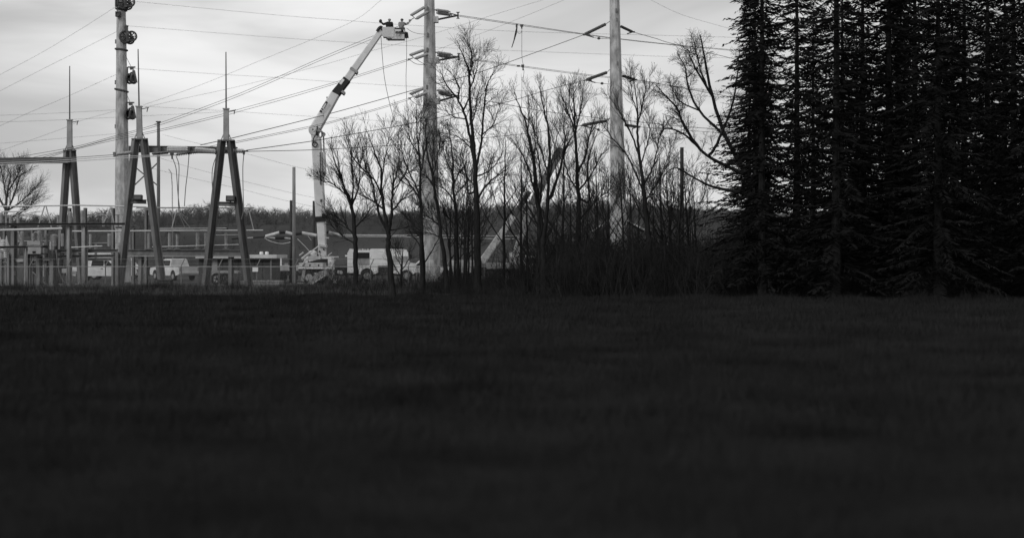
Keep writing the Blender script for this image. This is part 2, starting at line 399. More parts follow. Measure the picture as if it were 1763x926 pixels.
wire(lerpd([(1009, 138), (940, 156), (880, 174), (790, 195), (700, 214.5), (556, 240), (500, 248.5), (424, 259)], 147, A-1), .028, 'long dark wire from the middle string of the right pole to the twin frames')
wire(lerpd([(1002, 216), (930, 227), (860, 235), (710, 248), (556, 257.5), (424, 261)], 147, A-1), .024, 'long dark wire from the lowest string of the right pole to the twin frames')
for (dv, nm) in ((0, 'upper'), (1.9, 'lower')):
    wire(lerpd([(789, 26.5+dv), (890, 41.5+dv), (1003, 58.5+dv*.6), (1070, 67.5+dv*.5), (1168, 78+dv*.5), (1330, 92+dv)], 132, 172), .022, nm+' wire of the highest pair leading right between the two tall poles')
    wire(lerpd([(790, 98+dv*1.1), (800, 99.8+dv*1.1), (900, 114+dv), (1010, 128.5+dv), (1060, 134+dv), (1165, 149+dv), (1330, 168+dv)], 132, 172), .02, nm+' wire of the middle pair leading right between the two tall poles')
wire(lerpd([(789, 165), (830, 172.5), (860, 178), (945, 193), (1040, 204.5), (1080, 208), (1165, 217), (1330, 230)], 132, 172), .028, 'single lowest wire leading right between the two tall poles')
wire(lerpd([(1089, 55.5), (1130, 67), (1165, 77.5), (1330, 118)], 153, 172), .028, 'wire leaving the right pole top string towards the right tree')
wire(lerpd([(1094, 137.5), (1130, 143.5), (1180, 153), (1330, 180)], 153, 172), .028, 'wire leaving the right pole middle string towards the right tree')
wire(lerpd([(1098, 218.5), (1165, 224), (1330, 234)], 153, 172), .024, 'wire leaving the right pole lowest string towards the right tree')
G2 = 'jumper loops beside the tall poles'
wire([(700, 49, 127), (708, 54.5, 127.5), (718, 58, 128.5), (731, 59.5, 129.6)], .018, 'slack jumper loop between the bucket and the concrete pole', group=G2, name='jumper_wire')
wire([(706, 104, 128), (715, 110, 128.5), (724, 111.5, 129), (731, 112, 129.6)], .022, 'slack jumper loop under the middle insulators left of the bucket-side pole', group=G2, name='jumper_wire')
wire([(716, 101.5, 128), (722, 106, 128.5), (731, 111, 129.6)], .022, 'short jumper close under the middle insulators left of the bucket-side pole', group=G2, name='jumper_wire')
wire([(706, 171, 128), (714, 178, 128.5), (722, 181, 129), (731, 182.5, 129.6)], .02, 'slack jumper loop under the lowest insulators left of the bucket-side pole', group=G2, name='jumper_wire')
wire([(1010, 61, 147), (1018, 64, 147.5), (1030, 66.5, 148.5), (1051, 67.5, 149.3)], .022, 'jumper under the top left string of the right pole', group=G2, name='jumper_wire')
wire([(1013, 140, 147), (1022, 142, 147.5), (1036, 144, 148.5), (1051, 145, 149.3)], .022, 'jumper under the middle left string of the right pole', group=G2, name='jumper_wire')
wire([(1010, 218, 147), (1024, 222, 147.5), (1036, 225, 148.5), (1051, 226, 149.3)], .02, 'jumper under the lowest left string of the right pole', group=G2, name='jumper_wire')
for (u, v) in ((1031, 66.5), (1036.5, 144), (1030, 223.5)):
    single('damper', MB().ball(P(u, v, 148.3), (.16, .1, .13)).bar(P(u-2.5, v+.6, 148.3), P(u+2.5, v+.6, 148.3), .06, .06), 'dark_steel', {66.5: 'small dark weight on the top jumper of the right pole', 144: 'small dark weight on the middle jumper of the right pole', 223.5: 'small dark weight on the lowest jumper of the right pole'}[v], 'line weight', P(u, v, 148.3), 'weights on the jumpers')
G3 = 'far thin lines crossing the sky'
DF = 230.
for pts, lb in (
    ([(214, 1.2), (222, 2), (460, 25), (600, 36), (650, 40), (740, 46), (900, 55), (1200, 63), (1500, 72)], 'highest far thin line crossing the sky behind the bucket'),
    ([(214, 44.5), (232, 46), (460, 64), (580, 72), (700, 79), (815, 85), (1050, 94), (1200, 99), (1500, 104)], 'far thin line passing just under the bucket'),
    ([(214, 117), (240, 119), (390, 129), (460, 133), (600, 143), (730, 150), (860, 155), (1060, 163), (1400, 170)], 'far thin line crossing the black band of the boom'),
    ([(240, 183), (385, 191), (460, 196), (540, 201), (700, 211), (900, 220)], 'far thin line crossing the boom just above its elbow'),
    ([(-60, 162), (0, 129), (70, 92), (140, 50), (195, 15), (208, 7)], 'highest thin line slanting up to the left concrete pole'),
    ([(-60, 188), (0, 157), (70, 121), (130, 91), (197, 57), (208, 51)], 'second thin line slanting up to the left concrete pole'),
    ([(-60, 245), (0, 217), (60, 190), (115, 167), (197, 130), (208, 125)], 'third thin line slanting up to the left concrete pole'),
    ([(-60, 280), (0, 260), (60, 239), (115, 219), (140, 208), (197, 192), (208, 188)], 'fourth thin line slanting up to the left concrete pole'),
    ([(-60, 201), (0, 199), (100, 195), (208, 189)], 'level far line meeting the left concrete pole at the lowest pulley'),
    ([(-60, 211), (0, 210), (100, 207), (385, 193)], 'level far line just above the left steel mast'),
    ([(-60, 250), (0, 247), (100, 239), (205, 230)], 'faint level line beside the left steel mast'),
    ([(247, 181), (320, 156), (385, 131), (440, 108), (600, 41), (657, 0), (700, -32)], 'steep thin line rising from the middle mast above the boom'),
    ([(250, 185), (320, 169), (390, 154), (460, 137), (560, 111), (640, 88), (735, 62), (850, 26), (936, 0), (980, -14)], 'thin line rising from the middle mast under the bucket'),
    ([(700, 105), (815, 63), (900, 30), (972, 0), (1010, -16)], 'thin line rising behind the big bare tree top'),
    ([(1090, -18), (1120, 0), (1160, 20), (1200, 34), (1330, 70)], 'thin line slanting down at the top right corner'),
    ([(280, 232), (340, 247), (424, 265), (505, 286.5), (560, 298)], 'upper of the three faint lines sloping behind the dark A-frame'),
    ([(262, 268), (330, 289), (415, 311), (505, 333), (560, 344)], 'middle of the three faint lines sloping behind the dark A-frame'),
    ([(262, 290), (330, 307), (415, 326), (490, 345), (540, 356)], 'lowest of the three faint lines sloping behind the dark A-frame')):
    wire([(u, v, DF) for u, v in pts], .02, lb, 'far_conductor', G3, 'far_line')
for v0, v1, lb in ((404, 406, 'upper pale low line in front of the far wood'), (407.5, 411, 'lower pale low line in front of the far wood')):
    wire([(590, v0, 150), (700, v0+.6, 150), (850, v1, 150), (900, v1+.4, 150)], .022, lb, 'aluminium_tube', 'pale low lines before the wood', 'low_line')
# grounding jumpers and ropes hanging from the right spans
def hang(nm, pts, r, lb, m='rope', grp='ropes and leads hanging from above', cat='rope'):
    q = catmull([P(*p) for p in pts], 8); return single(nm, MB().tube(q, r, 5), m, lb, cat, q[0].copy(), grp)
hang('hand_rope', [(656, 64, 120.5), (658, 95, 120.5), (662, 135, 120.5), (670, 175, 120.5), (679, 208, 120.5)], .022, 'longer rope swinging right below the boom tip')
hang('hand_rope', [(700, 65, 121.2), (700, 100, 121.2), (699, 140, 121.2), (701, 186, 121.2)], .02, 'straight rope hanging from the tool bag on the bucket')
hang('ground_lead', [(898.5, 45, 137), (898.4, 70, 137), (898.6, 98, 137), (901, 113, 137)], .02, 'thin lead hanging between the upper and middle right-hand wires')
hang('ground_lead', [(899.6, 116, 137), (902, 122, 137), (901, 133, 137), (898.5, 136, 137), (898.6, 146, 137), (898, 186, 137)], .02, 'thin lead hanging below the middle right-hand wires into the tree tops')
t = thing('hot_stick', 'dark slanting stick clamped to the upper wires right of the big tree', 'line tool', P(889.5, 43, 137))
obj('clamp', MB().box(P(889.5, 45, 137), (.16, .14, .3)).bar(P(888, 43.5, 137), P(891.5, 43, 137), .1, .16), 'dark_steel', t)
obj('stick', MB().tube([P(890.3, 46, 137), P(888.5, 56, 137), P(885, 70, 137), P(881, 82.5, 137)], [.05, .09, .05, .035], 6), 'black_paint', t)
obj('cable_loop', MB().tube(catmull([P(890, 55, 137), P(894, 58, 137), P(898, 55, 137), P(898.6, 46, 137)]), .018, 4), 'rope', t)
single('wire_clamp', MB().box(P(898.3, 44.5, 137), (.28, .2, .2)).box(P(898.3, 47, 137), (.12, .12, .3)), 'dark_steel', 'dark clamp on the upper right-hand wires above the thin lead', 'clamp', P(898.3, 44.5, 137), 'clamps on the right-hand wires')
single('wire_clamp', MB().box(P(900, 114, 137), (.26, .2, .24)).box(P(892.5, 114, 137), (.28, .16, .14)).box(P(900.5, 118, 137), (.12, .12, .35)), 'dark_steel', 'dark clamp on the middle right-hand wires above the thin lead', 'clamp', P(900, 114, 137), 'clamps on the right-hand wires')

# ------------------------------------------------------------------ substation: A-frames with masts
def aframe(label, d, ua, va, mast_v, rod_v, mw, legs, strut=None, lean=0., fl=None, wleg=.40, legm='grey_steel', group='steel A-frames with pointed masts'):
    s = d/F; base = P(ua, VH, d); base.z = 0
    t = thing('steel_a_frame', label, 'substation frame', base, group=group)
    tops = []
    for i, (ut, vt, ub, side) in enumerate(legs):
        a = P(ut, vt, d)+Vector((0, 0, .12)); b = P(ub, VH+H/s, d); b.z = .0
        dirx = .55 if side > 0 else .55
        m_ = MB().ibeam(b, a, wleg, wleg*.95, .035, ref=(.75, .66, 0))
        obj('leg', m_, legm, t)
        obj('base_plate', MB().box((b.x, b.y, .03), (.8, .8, .06)), 'grey_steel', t)
    cap = P(ua, va+1.5, d); cw = abs(legs[1][0]-legs[0][0])*s+wleg*1.15
    obj('cap_plate', MB().box(cap+Vector((0, 0, .10)), (cw, .5, .09)), 'grey_steel', t)
    mt = P(ua+lean*.4, mast_v, d); mb_ = P(ua, va, d)+Vector((0, 0, .1))
    m_ = MB().bar(mb_, mt, mw*s, mw*s*.8, mw*s*.9, mw*s*.75)
    for sx in (-1, 1): m_.bar(mb_+Vector((sx*mw*s*.9, 0, .0)), mb_+Vector((sx*mw*s*.52, 0, .35)), .05, .12)
    m_.box(mt+Vector((0, 0, .05)), (mw*s*1.15, mw*s, .08)); obj('mast', m_, 'galvanised_steel', t)
    rt = P(ua+lean, rod_v, d); obj('lightning_rod', MB().tube([mt+Vector((0, 0, .09)), mt.lerp(rt, .55), rt], [.055, .045, .035], 6), 'dark_steel', t)
    obj('mast_hook', MB().bar(mt+Vector((mw*s*.5, 0, -.12)), mt+Vector((mw*s*.5+.5, 0, -.02)), .05, .06).bar(mt+Vector((mw*s*.5+.42, 0, -.05)), mt+Vector((mw*s*.5+.36, 0, -.32)), .05, .06), 'dark_steel', t)
    if strut:
        (u0, u1, v) = strut
        obj('strut', MB().ibeam(P(u0, v, d), P(u1, v+.5, d), .25, .30, .03, ref=(0, 0, 1)), 'grey_steel', t)
        if fl:
            u, v, lb = fl; c = P(u, v, d-.3)
            ft = thing('floodlight', lb, 'floodlight', c, group='floodlights on the A-frame struts')
            rot = Matrix.Rotation(R(-12), 3, 'X')
            obj('housing', MB().box(c, (.62, .28, .36), rot), 'black_paint', ft)
            obj('lens', MB().box(c+rot @ Vector((0, -.15, -.02)), (.46, .03, .22), rot), 'lamp_glass', ft)
            obj('bracket', MB().bar(c-Vector((0, 0, .17)), P(u, strut[2]-3.2, d-.1), .07, .07), 'black_paint', ft)
    return t
fA = aframe('farther steel A-frame at left whose beam runs out of the picture', 117, 120, 260, 208, 114, 8.6, [(116, 262, 101.5, -1), (124, 262, 141, 1)], wleg=.46)
fB = aframe('steel A-frame in front of the tall concrete pole with pulleys', A, 240.5, 240.5, 185, 85, 9.4, [(234, 242, 206, -1), (247, 242, 280, 1)], (224, 252, 347), -2.8, (237.5, 340.5, 'wide floodlight on the strut of the middle A-frame'), wleg=.45)
fC = aframe('darker steel A-frame left of the boom truck with a floodlight', A-.8, 389.5, 243, 189, 90, 9.2, [(382, 245, 353.5, -1), (397, 245, 429, 1)], (375, 404, 351), -.5, (397, 342, 'small boxy floodlight on the strut of the right A-frame'), wleg=.45, legm='rusted_steel')
t = thing('steel_crossbeam', 'box beam carrying beaded insulators between the two nearest A-frames', 'steel beam', P(238, 258, A+.5))
obj('beam', MB().box((P(238, 257, A+.6)+P(400, 259.5, A+.6))/2, ((400-223)*A/F, .45, .44), Matrix.Rotation(R(.8), 3, 'Y')), 'grey_steel', t)
obj('top_flange', MB().box((P(238, 251.7, A+.6)+P(400, 254.3, A+.6))/2, ((400-223)*A/F+.1, .6, .05), Matrix.Rotation(R(.8), 3, 'Y')), 'dark_steel', t)
for u in (225, 275, 325.5, 373): obj('bracket', MB().box(P(u, 258+(u-238)*.014, A+.25), (.22, .25, .5)), 'dark_steel', t)
for (u0, v0, u1, v1, m_n) in ((226, 262.5, 198, 266.5, 'porcelain'), (290, 262.5, 262, 265, 'dark_porcelain'), (341, 261.5, 303, 266.5, 'dark_porcelain'),
                         (288, 255, 323, 254.5, 'pale_porcelain'), (288, 258.5, 323, 258, 'pale_porcelain'), (336, 256, 371, 259.5, 'pale_porcelain'), (336, 260, 371, 262.5, 'porcelain'), (384, 257.6, 421, 259.5, 'pale_porcelain'), (384, 260.6, 421, 261, 'porcelain')):
    m_ = MB(); insulator_string(m_, P(u0, v0, A-.25), P(u1, v1, A-1.0), .13, .05, 12, 8, .03); obj('insulator', m_, m_n, t)
obj('clamp', MB().box(P(422, 260.5, A-1), (.42, .1, .1)).bar(P(420.5, 260.5, A-1), P(419.5, 266.5, A-1), .13, .12), 'dark_steel', t)
obj('clamp', MB().bar(P(296, 263, A-1), P(296.5, 274, A-1), .1, .1).box(P(296, 265, A-1), (.25, .12, .12)), 'dark_steel', t)
obj('clamp', MB().bar(P(196.5, 262, A-1), P(197.5, 269.5, A-1), .16, .12), 'grey_steel', t)
t = thing('steel_crossbeam', 'dark level beam running left from the farther A-frame out of the picture', 'steel beam', P(60, 277, 117))
obj('beam', MB().box((P(-60, 277.6, 116)+P(118, 275.4, 117))/2, (178*117/F, .5, .42), Matrix.Rotation(R(-.6), 3, 'Y')), 'dark_steel', t)
obj('lower_flange', MB().box((P(-60, 282.4, 116)+P(118, 280.2, 117))/2, (178*117/F, .6, .06), Matrix.Rotation(R(-.6), 3, 'Y')), 'grey_steel', t)
for i, (dv, lb) in enumerate(((0, 'upper'), (3.2, 'middle'), (6.5, 'lower'))):
    wire([(-60, 279+dv, 112), (60, 275.3+dv, 110), (140, 270.6+dv, 108), (197, 266.6+dv*1.05, A-1), (262 if i == 0 else 303, 265.5+dv*.3, A-1)][:4 if i == 0 else 5], .025, lb+' of the three level wires passing the farther A-frame', 'aluminium_tube' if i else 'far_conductor', 'level wires at the left A-frame')
for pts, lb in (([(297.5, 273, A-1), (303, 290, A-1), (305, 315, A-1), (307.5, 345, A-1), (313, 372, A-1), (327, 392, A-1)], 'left dropper cable of the joined pair below the beam'),
                ([(303, 268, A-1.1), (308, 285, A-1.1), (307.5, 315, A-1.1), (307, 345, A-1.1), (309, 368, A-1.1), (319, 393, A-1.1)], 'right dropper cable of the joined pair below the beam'),
                ([(325.5, 265, A-.6), (323, 295, A-.6), (319.5, 325, A-.6), (317.5, 355, A-.6)], 'thin straight dropper cable right of the joined pair'),
                ([(374, 265, A-1), (367, 285, A-1), (365, 305, A-1), (366.5, 340, A-1)], 'dropper cable bowing left beside the right A-frame'),
                ([(419.7, 266, A-1), (418, 290, A-1), (418.5, 330, A-1), (419, 362, A-1), (415.5, 378, A-1)], 'dropper cable at the free end of the insulators right of the A-frame')):
    hang('dropper_cable', pts, .03, lb, 'grey_steel', 'dropper cables below the crossbeam', 'cable')

# ------------------------------------------------------------------ substation: bus supports
def post_insulator(mb, u, v0, v1, d, r=.14):
    insulator_string(mb, P(u, v1, d), P(u, v0, d), r, r*.72, max(5, int((v1-v0)/2.4)), 8, .06)
def tube_bus(mb, u0, v0, u1, v1, d, r): mb.tube([P(u0, v0, d), P(u1, v1, d)], r, 8)
def column(parent, u, v0, d, w, m='grey_steel'):
    a = P(u, v0, d); b = P(u, VH, d); b.z = 0
    obj('column', MB().ibeam(b, a, w, w, .03, ref=(.5, .86, 0)), m, parent)
d = 112.
t = thing('bus_support', 'long low steel stand with a row of post insulators between the A-frames', 'bus support', P(320, VH+H*F/d, d), group='low steel bus stands')
obj('beam', MB().ibeam(P(218, 434.2, d), P(428, 435.6, d), .3, .42, .05, ref=(0, 0, 1)), 'grey_steel', t)
obj('lower_channel', MB().bar(P(218, 440.8, d-.2), P(426, 441.6, d-.2), .12, .08, ref=(0, 0, 1)), 'galvanised_steel', t)
for u in (243, 358, 398): column(t, u, 439, d+.1, .30 if u != 358 else .36)
for u, v0 in ((256, 400), (292, 400), (305, 401), (340, 400), (354, 401), (389, 400), (423, 403)):
    m_ = MB(); post_insulator(m_, u, v0, 427.5, d-.05, .15 if u in (292, 340) else .12); obj('post_insulator', m_, 'porcelain', t)
    obj('insulator_base', MB().box(P(u, 428.4, d-.05), (.4, .3, .1)), 'grey_steel', t)
for (u, v) in ((292, 394), (340, 393.5), (389, 392.5), (305, 397)):
    obj('clamp', MB().box(P(u, v+3, d-.05), (.42, .3, .16)).box(P(u+1, v, d-.05), (.16, .2, .2)).bar(P(u-3, v+1, d-.2), P(u+5, v+4, d-.2), .06, .06), 'dark_steel', t)
for (u0, v0, u1, v1, r) in ((123, 398.2, 453, 396.6, .055), (272, 393.6, 390, 393, .03), (262, 425.2, 411, 421, .035), (366, 405, 411, 404, .02)):
    m_ = MB(); tube_bus(m_, u0, v0, u1, v1, d-.25, r); obj('bus_tube', m_, 'aluminium_tube', t)
t2 = thing('bus_support', 'high tubular bus with slanting V braces behind the A-frames', 'bus support', P(300, VH+H*F/115, 115), group='low steel bus stands')
for (u0, v0, u1, v1, r) in ((-40, 355.6, 130, 353.9, .05), (118, 353, 252, 356, .05), (235, 357.6, 437, 358.2, .05), (242, 361, 256, 361, .03)):
    m_ = MB(); tube_bus(m_, u0, v0, u1, v1, 113+(.3 if u0 == 118 else 0), r); obj('bus_tube', m_, 'aluminium_tube' if u0 < 200 else 'galvanised_steel', t2)
for (ut, vt, ub, vb) in ((77, 354, 65.5, 391), (79, 354, 88.5, 392), (190.5, 358, 178.5, 384), (190.5, 358, 199, 396), (206, 358, 213, 388), (202, 358, 214, 386), (304, 361, 296, 393), (428, 360, 437, 397), (421.5, 361, 416, 378)):
    obj('brace', MB().tube([P(ut, vt, 112.8), P(ub, vb, 112.4)], .045 if ub not in (213, 214, 416) else .025, 6), 'galvanised_steel', t2)
for u in (120, 147, 195, 252): column(t2, u, 358, 114, .2)
d = 104.
t = thing('bus_support', 'tall left steel stand crossed by a dark beam with paired columns', 'bus support', P(130, VH+H*F/d, d), group='low steel bus stands')
obj('beam', MB().ibeam(P(-40, 386.5, d), P(215, 385.5, d), .3, .16, .03, ref=(0, 0, 1)), 'dark_steel', t)
obj('beam', MB().ibeam(P(96, 432.5, d+.6), P(203, 432.0, d+.6), .3, .24, .03, ref=(0, 0, 1)), 'grey_steel', t)
obj('beam', MB().ibeam(P(96, 441.5, d+.6), P(200, 440.5, d+.6), .3, .2, .03, ref=(0, 0, 1)), 'grey_steel', t)
for u, v0, ww in ((119.5, 388, .26), (145.8, 388, .30), (24, 388, .3), (93.5, 404, .36), (203, 434, .26)): column(t, u, v0, d+.25, ww, 'galvanised_steel' if u in (119.5, 145.8) else 'grey_steel')
for u, v0, v1, r in ((2, 366, 384, .15), (31, 370, 384, .12), (121, 364, 384, .16), (142, 362, 384, .16), (10.5, 366, 392, .07)):
    m_ = MB(); post_insulator(m_, u, v0, v1, d, r); obj('post_insulator', m_, 'porcelain', t)
m_ = MB(); tube_bus(m_, 3, 364.5, 45, 364, d, .045); obj('bus_tube', m_, 'aluminium_tube', t)
d = 101.5
t = thing('bus_support', 'nearest left steel stand with a thick white bus tube and grey cabinet', 'bus support', P(50, VH+H*F/d, d), group='low steel bus stands')
obj('beam', MB().ibeam(P(-40, 426, d), P(82, 424.6, d), .28, .15, .03, ref=(0, 0, 1)), 'dark_steel', t)
m_ = MB(); tube_bus(m_, -40, 397.3, 107, 393.6, d-.3, .075); obj('bus_tube', m_, 'aluminium_tube', t)
m_ = MB(); tube_bus(m_, 123, 426, 176, 423.6, d, .04); obj('bus_tube', m_, 'aluminium_tube', t)
for u, v0, ww in ((15.5, 438, .22), (48, 428, .36), (68, 440, .3), (91.5, 430, .34)): column(t, u, v0, d+.3, ww)
obj('column', MB().tube([P(44.2, 428, d-.2), (P(44.2, 428, d).x, d-.2, 0)], .05, 6), 'galvanised_steel', t)
for u, v0, v1, r, m_n in ((67.5, 397, 417, .17, 'porcelain'), (38, 398, 423, .15, 'porcelain'), (94, 403, 424, .19, 'porcelain'), (107.5, 402, 424, .13, 'porcelain'), (155.5, 403, 427, .11, 'porcelain'), (188.5, 402, 424, .17, 'porcelain'), (57, 402, 416, .11, 'porcelain'), (81, 402, 424, .14, 'grey_steel')):
    m_ = MB(); post_insulator(m_, u, v0, v1, d+.4, r); obj('post_insulator', m_, m_n, t)
cab = obj('cabinet', MB().box(P(61, 430, d-.35), (.85, .5, .55)).box(P(60, 418.6, d-.3), (.86, .5, .24)), 'galvanised_steel', t)
obj('cabinet_window', MB().box(P(58.5, 434, d-.62), (.2, .03, .14)), 'black_paint', cab)
obj('cabinet_roof', MB().box(P(61, 423.4, d-.35), (1.0, .6, .07)), 'grey_steel', cab)
obj('bracket', MB().bar(P(52, 439.5, d-.4), P(80, 437, d-.4), .1, .1).box(P(80, 432, d-.4), (.22, .2, .3)).bar(P(53, 440, d-.4), P(53, 452, d-.4), .1, .1).box(P(102, 438, d-.2), (.18, .2, .2)), 'dark_steel', t)
obj('operating_rod', MB().tube(catmull([P(97, 432, d-.3), P(99, 452, d-.3), P(104, 474, d-.3), P(112, 488, d-.3)]), .03, 5), 'grey_steel', t)
d = 118.
t = thing('bus_support', 'rear row of stands with many short posts behind the left steel stands', 'bus support', P(110, VH+H*F/d, d), group='low steel bus stands')
obj('beam', MB().ibeam(P(-40, 446, d), P(215, 446.5, d), .25, .22, .03, ref=(0, 0, 1)), 'grey_steel', t)
obj('beam', MB().ibeam(P(-40, 391.5, d+.4), P(240, 391.8, d+.4), .2, .14, .03, ref=(0, 0, 1)), 'grey_steel', t)
obj('beam', MB().ibeam(P(20, 409, d+.2), P(112, 409.3, d+.2), .2, .14, .03, ref=(0, 0, 1)), 'grey_steel', t)
for u, v0, ww in ((8, 392, .2), (36, 446, .24), (56, 392, .18), (80, 392, .22), (107, 392, .26), (230, 392, .2)): column(t, u, v0, d+.3, ww)
for u, v0, v1, r in ((18, 372, 390, .13), (52, 416, 444, .14), (75, 418, 444, .13), (100, 372, 390, .12), (112, 414, 444, .15), (134, 418, 444, .13), (165, 420, 445, .13), (178, 372, 390, .13), (203, 370, 390, .13), (206, 420, 445, .14), (222, 372, 390, .1)):
    m_ = MB(); post_insulator(m_, u, v0, v1, d, r); obj('post_insulator', m_, 'porcelain', t)
for (u0, v0, u1, v1, r) in ((-40, 371, 60, 370.5, .035), (95, 371, 230, 369.5, .04), (40, 415, 140, 414, .035), (150, 418.5, 212, 418, .03)):
    m_ = MB(); tube_bus(m_, u0, v0, u1, v1, d-.1, r); obj('bus_tube', m_, 'galvanised_steel', t)
obj('brace', MB().bar(P(36, 450, d), P(80, 490, d), .08, .08), 'grey_steel', t)
for (u, v, w_, h_) in ((28, 462, .5, .7), (70, 466, .6, .9), (104, 472, .4, .5)): obj('control_box', MB().box(P(u, v, d-.3), (w_, .35, h_)), 'grey_paint', t)
t = thing('transformer', 'transformer with white bushings behind the nearest left stand', 'transformer', (P(20, VH, 106).x, 106, 0))
obj('tank', MB().box((P(10, VH, 106).x, 106, 1.25), (2.1, 1.6, 2.3)), 'grey_paint', t)
for k in range(7): obj('radiator_fin', MB().box((P(10, VH, 106).x-.9+k*.3, 105.1, 1.2), (.06, .25, 1.8)), 'grey_paint', t)
for (u, v0, v1, r, m_n) in ((12, 406, 445, .32, 'pale_porcelain'), (33, 398, 417, .12, 'pale_porcelain'), (36, 412, 440, .25, 'porcelain'), (1, 408, 446, .3, 'pale_porcelain')):
    a, b = P(u, v1, 105.2), P(u-.8, v0, 105.2); m_ = MB(); insulator_string(m_, a, a.lerp(b, .55), r, r*.7, 6, 9, .03); m_.tube([a.lerp(b, .52), a.lerp(b, .75), b], [r*.7, r*.3, .03], 8)
    obj('bushing', m_, m_n, t)
obj('pipe', MB().tube(catmull([P(55, 412, 105), P(60, 401, 105), P(70, 404, 105), P(72, 422, 105)]), .07, 6), 'galvanised_steel', t)
obj('conduit', MB().tube([P(5, 452, 104.8), P(40, 452, 104.8)], .07, 6).tube([P(42, 455, 104.8), P(60, 455, 104.8)], .05, 6), 'grey_steel', t)
for (u, v0, v1, r) in ((6, 412, 432, .2), (24, 415, 436, .15), (30, 398, 414, .13), (88, 416, 436, .12)):
    m_ = MB(); insulator_string(m_, P(u, v1, 104.6), P(u, v0, 104.6), r, r*.7, 6, 9, .03); obj('bushing', m_, 'pale_porcelain', t)
for (u, v, w_, h_) in ((112, 466, .35, .3), (34, 448, .5, .2), (22, 470, .4, .3), (128, 470, .3, .25)): obj('meter_box', MB().box(P(u, v, 104.4), (w_, .3, h_)), 'worn_white', t)
# small dark ground equipment in the yard
t = thing('junction_box', 'dark low cabinet at the foot of the middle A-frame', 'cabinet', (P(284, VH, 98).x, 98, 0))
obj('body', MB().box((P(284, VH, 98).x, 98, .33), (.9, .6, .6)), 'dark_steel', t); obj('lid', MB().box((P(284, VH, 98).x, 98, .655), (1.0, .7, .05)), 'dark_steel', t)
t = thing('cable_reel_trailer', 'low trailer with a cable reel behind the right A-frame foot', 'trailer', (P(388, VH, 118).x, 118, 0))
m_ = MB().box((P(383, VH, 118).x, 118, .95), (2.6, 1.2, .18)).bar((P(365, VH, 118).x, 117.5, .9), (P(365, VH, 118).x, 117.5, .2), .08, .08); obj('frame', m_, 'grey_paint', t)
m_ = MB(); wheel_mesh(m_, Vector((P(389, VH, 118).x, 117.3, .42)), (0, 1, 0), .38, 5); obj('wheel', m_, 'rubber', t)
m_ = MB(); wheel_mesh(m_, Vector((P(376, VH, 118).x, 117.3, .42)), (0, 1, 0), .38, 5); obj('wheel', m_, 'rubber', t)

# ------------------------------------------------------------------ wooden poles
def wood(u, v, d, w, m, label, lean=0., extra=None):
    s = d/F; b = P(u, VH, d); b.z = -.2; tp = P(u+lean, v, d)
    o = thing('wooden_pole', label, 'utility pole', (b.x, d, 0), group='bare wooden poles')
    obj('shaft', MB().tube([b, b.lerp(tp, .5), tp], [w*s*.56, w*s*.5, w*s*.44], 10), m, o, smooth=True)
    return o
hp = wood(272.8, 211, 140, 6, 'old_wood', 'wooden H-frame pole with crossed braces behind the middle A-frame')
obj('pole_top', MB().box(P(272.8, 210, 140), (.4, .36, .1)).bar(P(266, 214.5, 140), P(271, 214, 140), .08, .1), 'dark_steel', hp)
b = P(218, VH, 140); b.z = -.2; obj('shaft', MB().tube([b, P(218, 230, 140)], [.17, .14], 10), 'old_wood', hp, smooth=True)
obj('brace', MB().bar(P(218, 332, 140.0), P(272, 280, 140.0), .1, .12), 'old_wood', hp); obj('brace', MB().bar(P(218, 276, 140.3), P(272, 320, 140.3), .1, .12), 'old_wood', hp)
wood(506.5, 288, 112, 6.2, 'pale_wood', 'pale weathered wooden pole between the right A-frame and boom truck', -.5)
wood(501, 345, 126, 5, 'black_wood', 'short dark wooden pole just left of the pale wooden pole')
wood(540.5, 346, 126, 5.2, 'black_wood', 'short dark wooden pole half hidden behind the boom')
wood(1174, 254, 112, 7, 'black_wood', 'dark wooden pole among the bare trees at the right edge')
b = P(319.5, VH, 260)
t = thing('street_lamp', 'distant thin lamp post with a curved arm seen behind the dropper cables', 'lamp post', (P(297, VH, 260).x, 260, 0))
obj('post', MB().tube([(P(297.5, VH, 260).x, 260, 0), P(296.5, 320, 260), P(295, 298, 260), P(290.5, 291.5, 260)], .07, 6), 'far_conductor', t)
# low line of pale insulators and covers strung between the dark poles
t = thing('insulated_jumper_line', 'row of white insulator covers strung low between the wooden poles', 'insulator line', P(457, 406, 121))
for (u0, v0, u1, v1) in ((457.5, 407, 481, 400.5), (492, 400, 507, 404), (520, 401, 545, 405.5), (566, 400.5, 588, 405.8)):
    obj('insulator_cover', MB().tube([P(u0, v0, 121), P(u1, v1, 121)], .125, 8), 'worn_white', t)
for (u0, v0, u1, v1) in ((481, 400.3, 490.5, 399.6), (507, 403, 520, 401.5), (560, 399, 566, 400), (399, 411.5, 411, 410), (436, 409, 456, 408), (474, 410, 490, 409.5)):
    obj('dark_fitting', MB().tube([P(u0, v0, 121), P(u1, v1, 121)], .12 if u0 > 470 else .07, 6), 'black_paint', t)
for pts, r in (([(411, 410), (436, 409)], .03), ([(453, 408), (465, 415), (484, 419.5), (500, 417)], .028), ([(512, 411), (525, 424), (535, 435)], .025), ([(528, 403), (536, 414)], .02), ([(588, 405.5), (640, 405.5), (700, 406)], .03), ([(456, 408), (474, 410)], .05), ([(490, 409.5), (500, 411)], .05)):
    obj('lead', MB().tube(catmull([P(u, v, 121) for u, v in pts]), r, 5), 'worn_white', t)

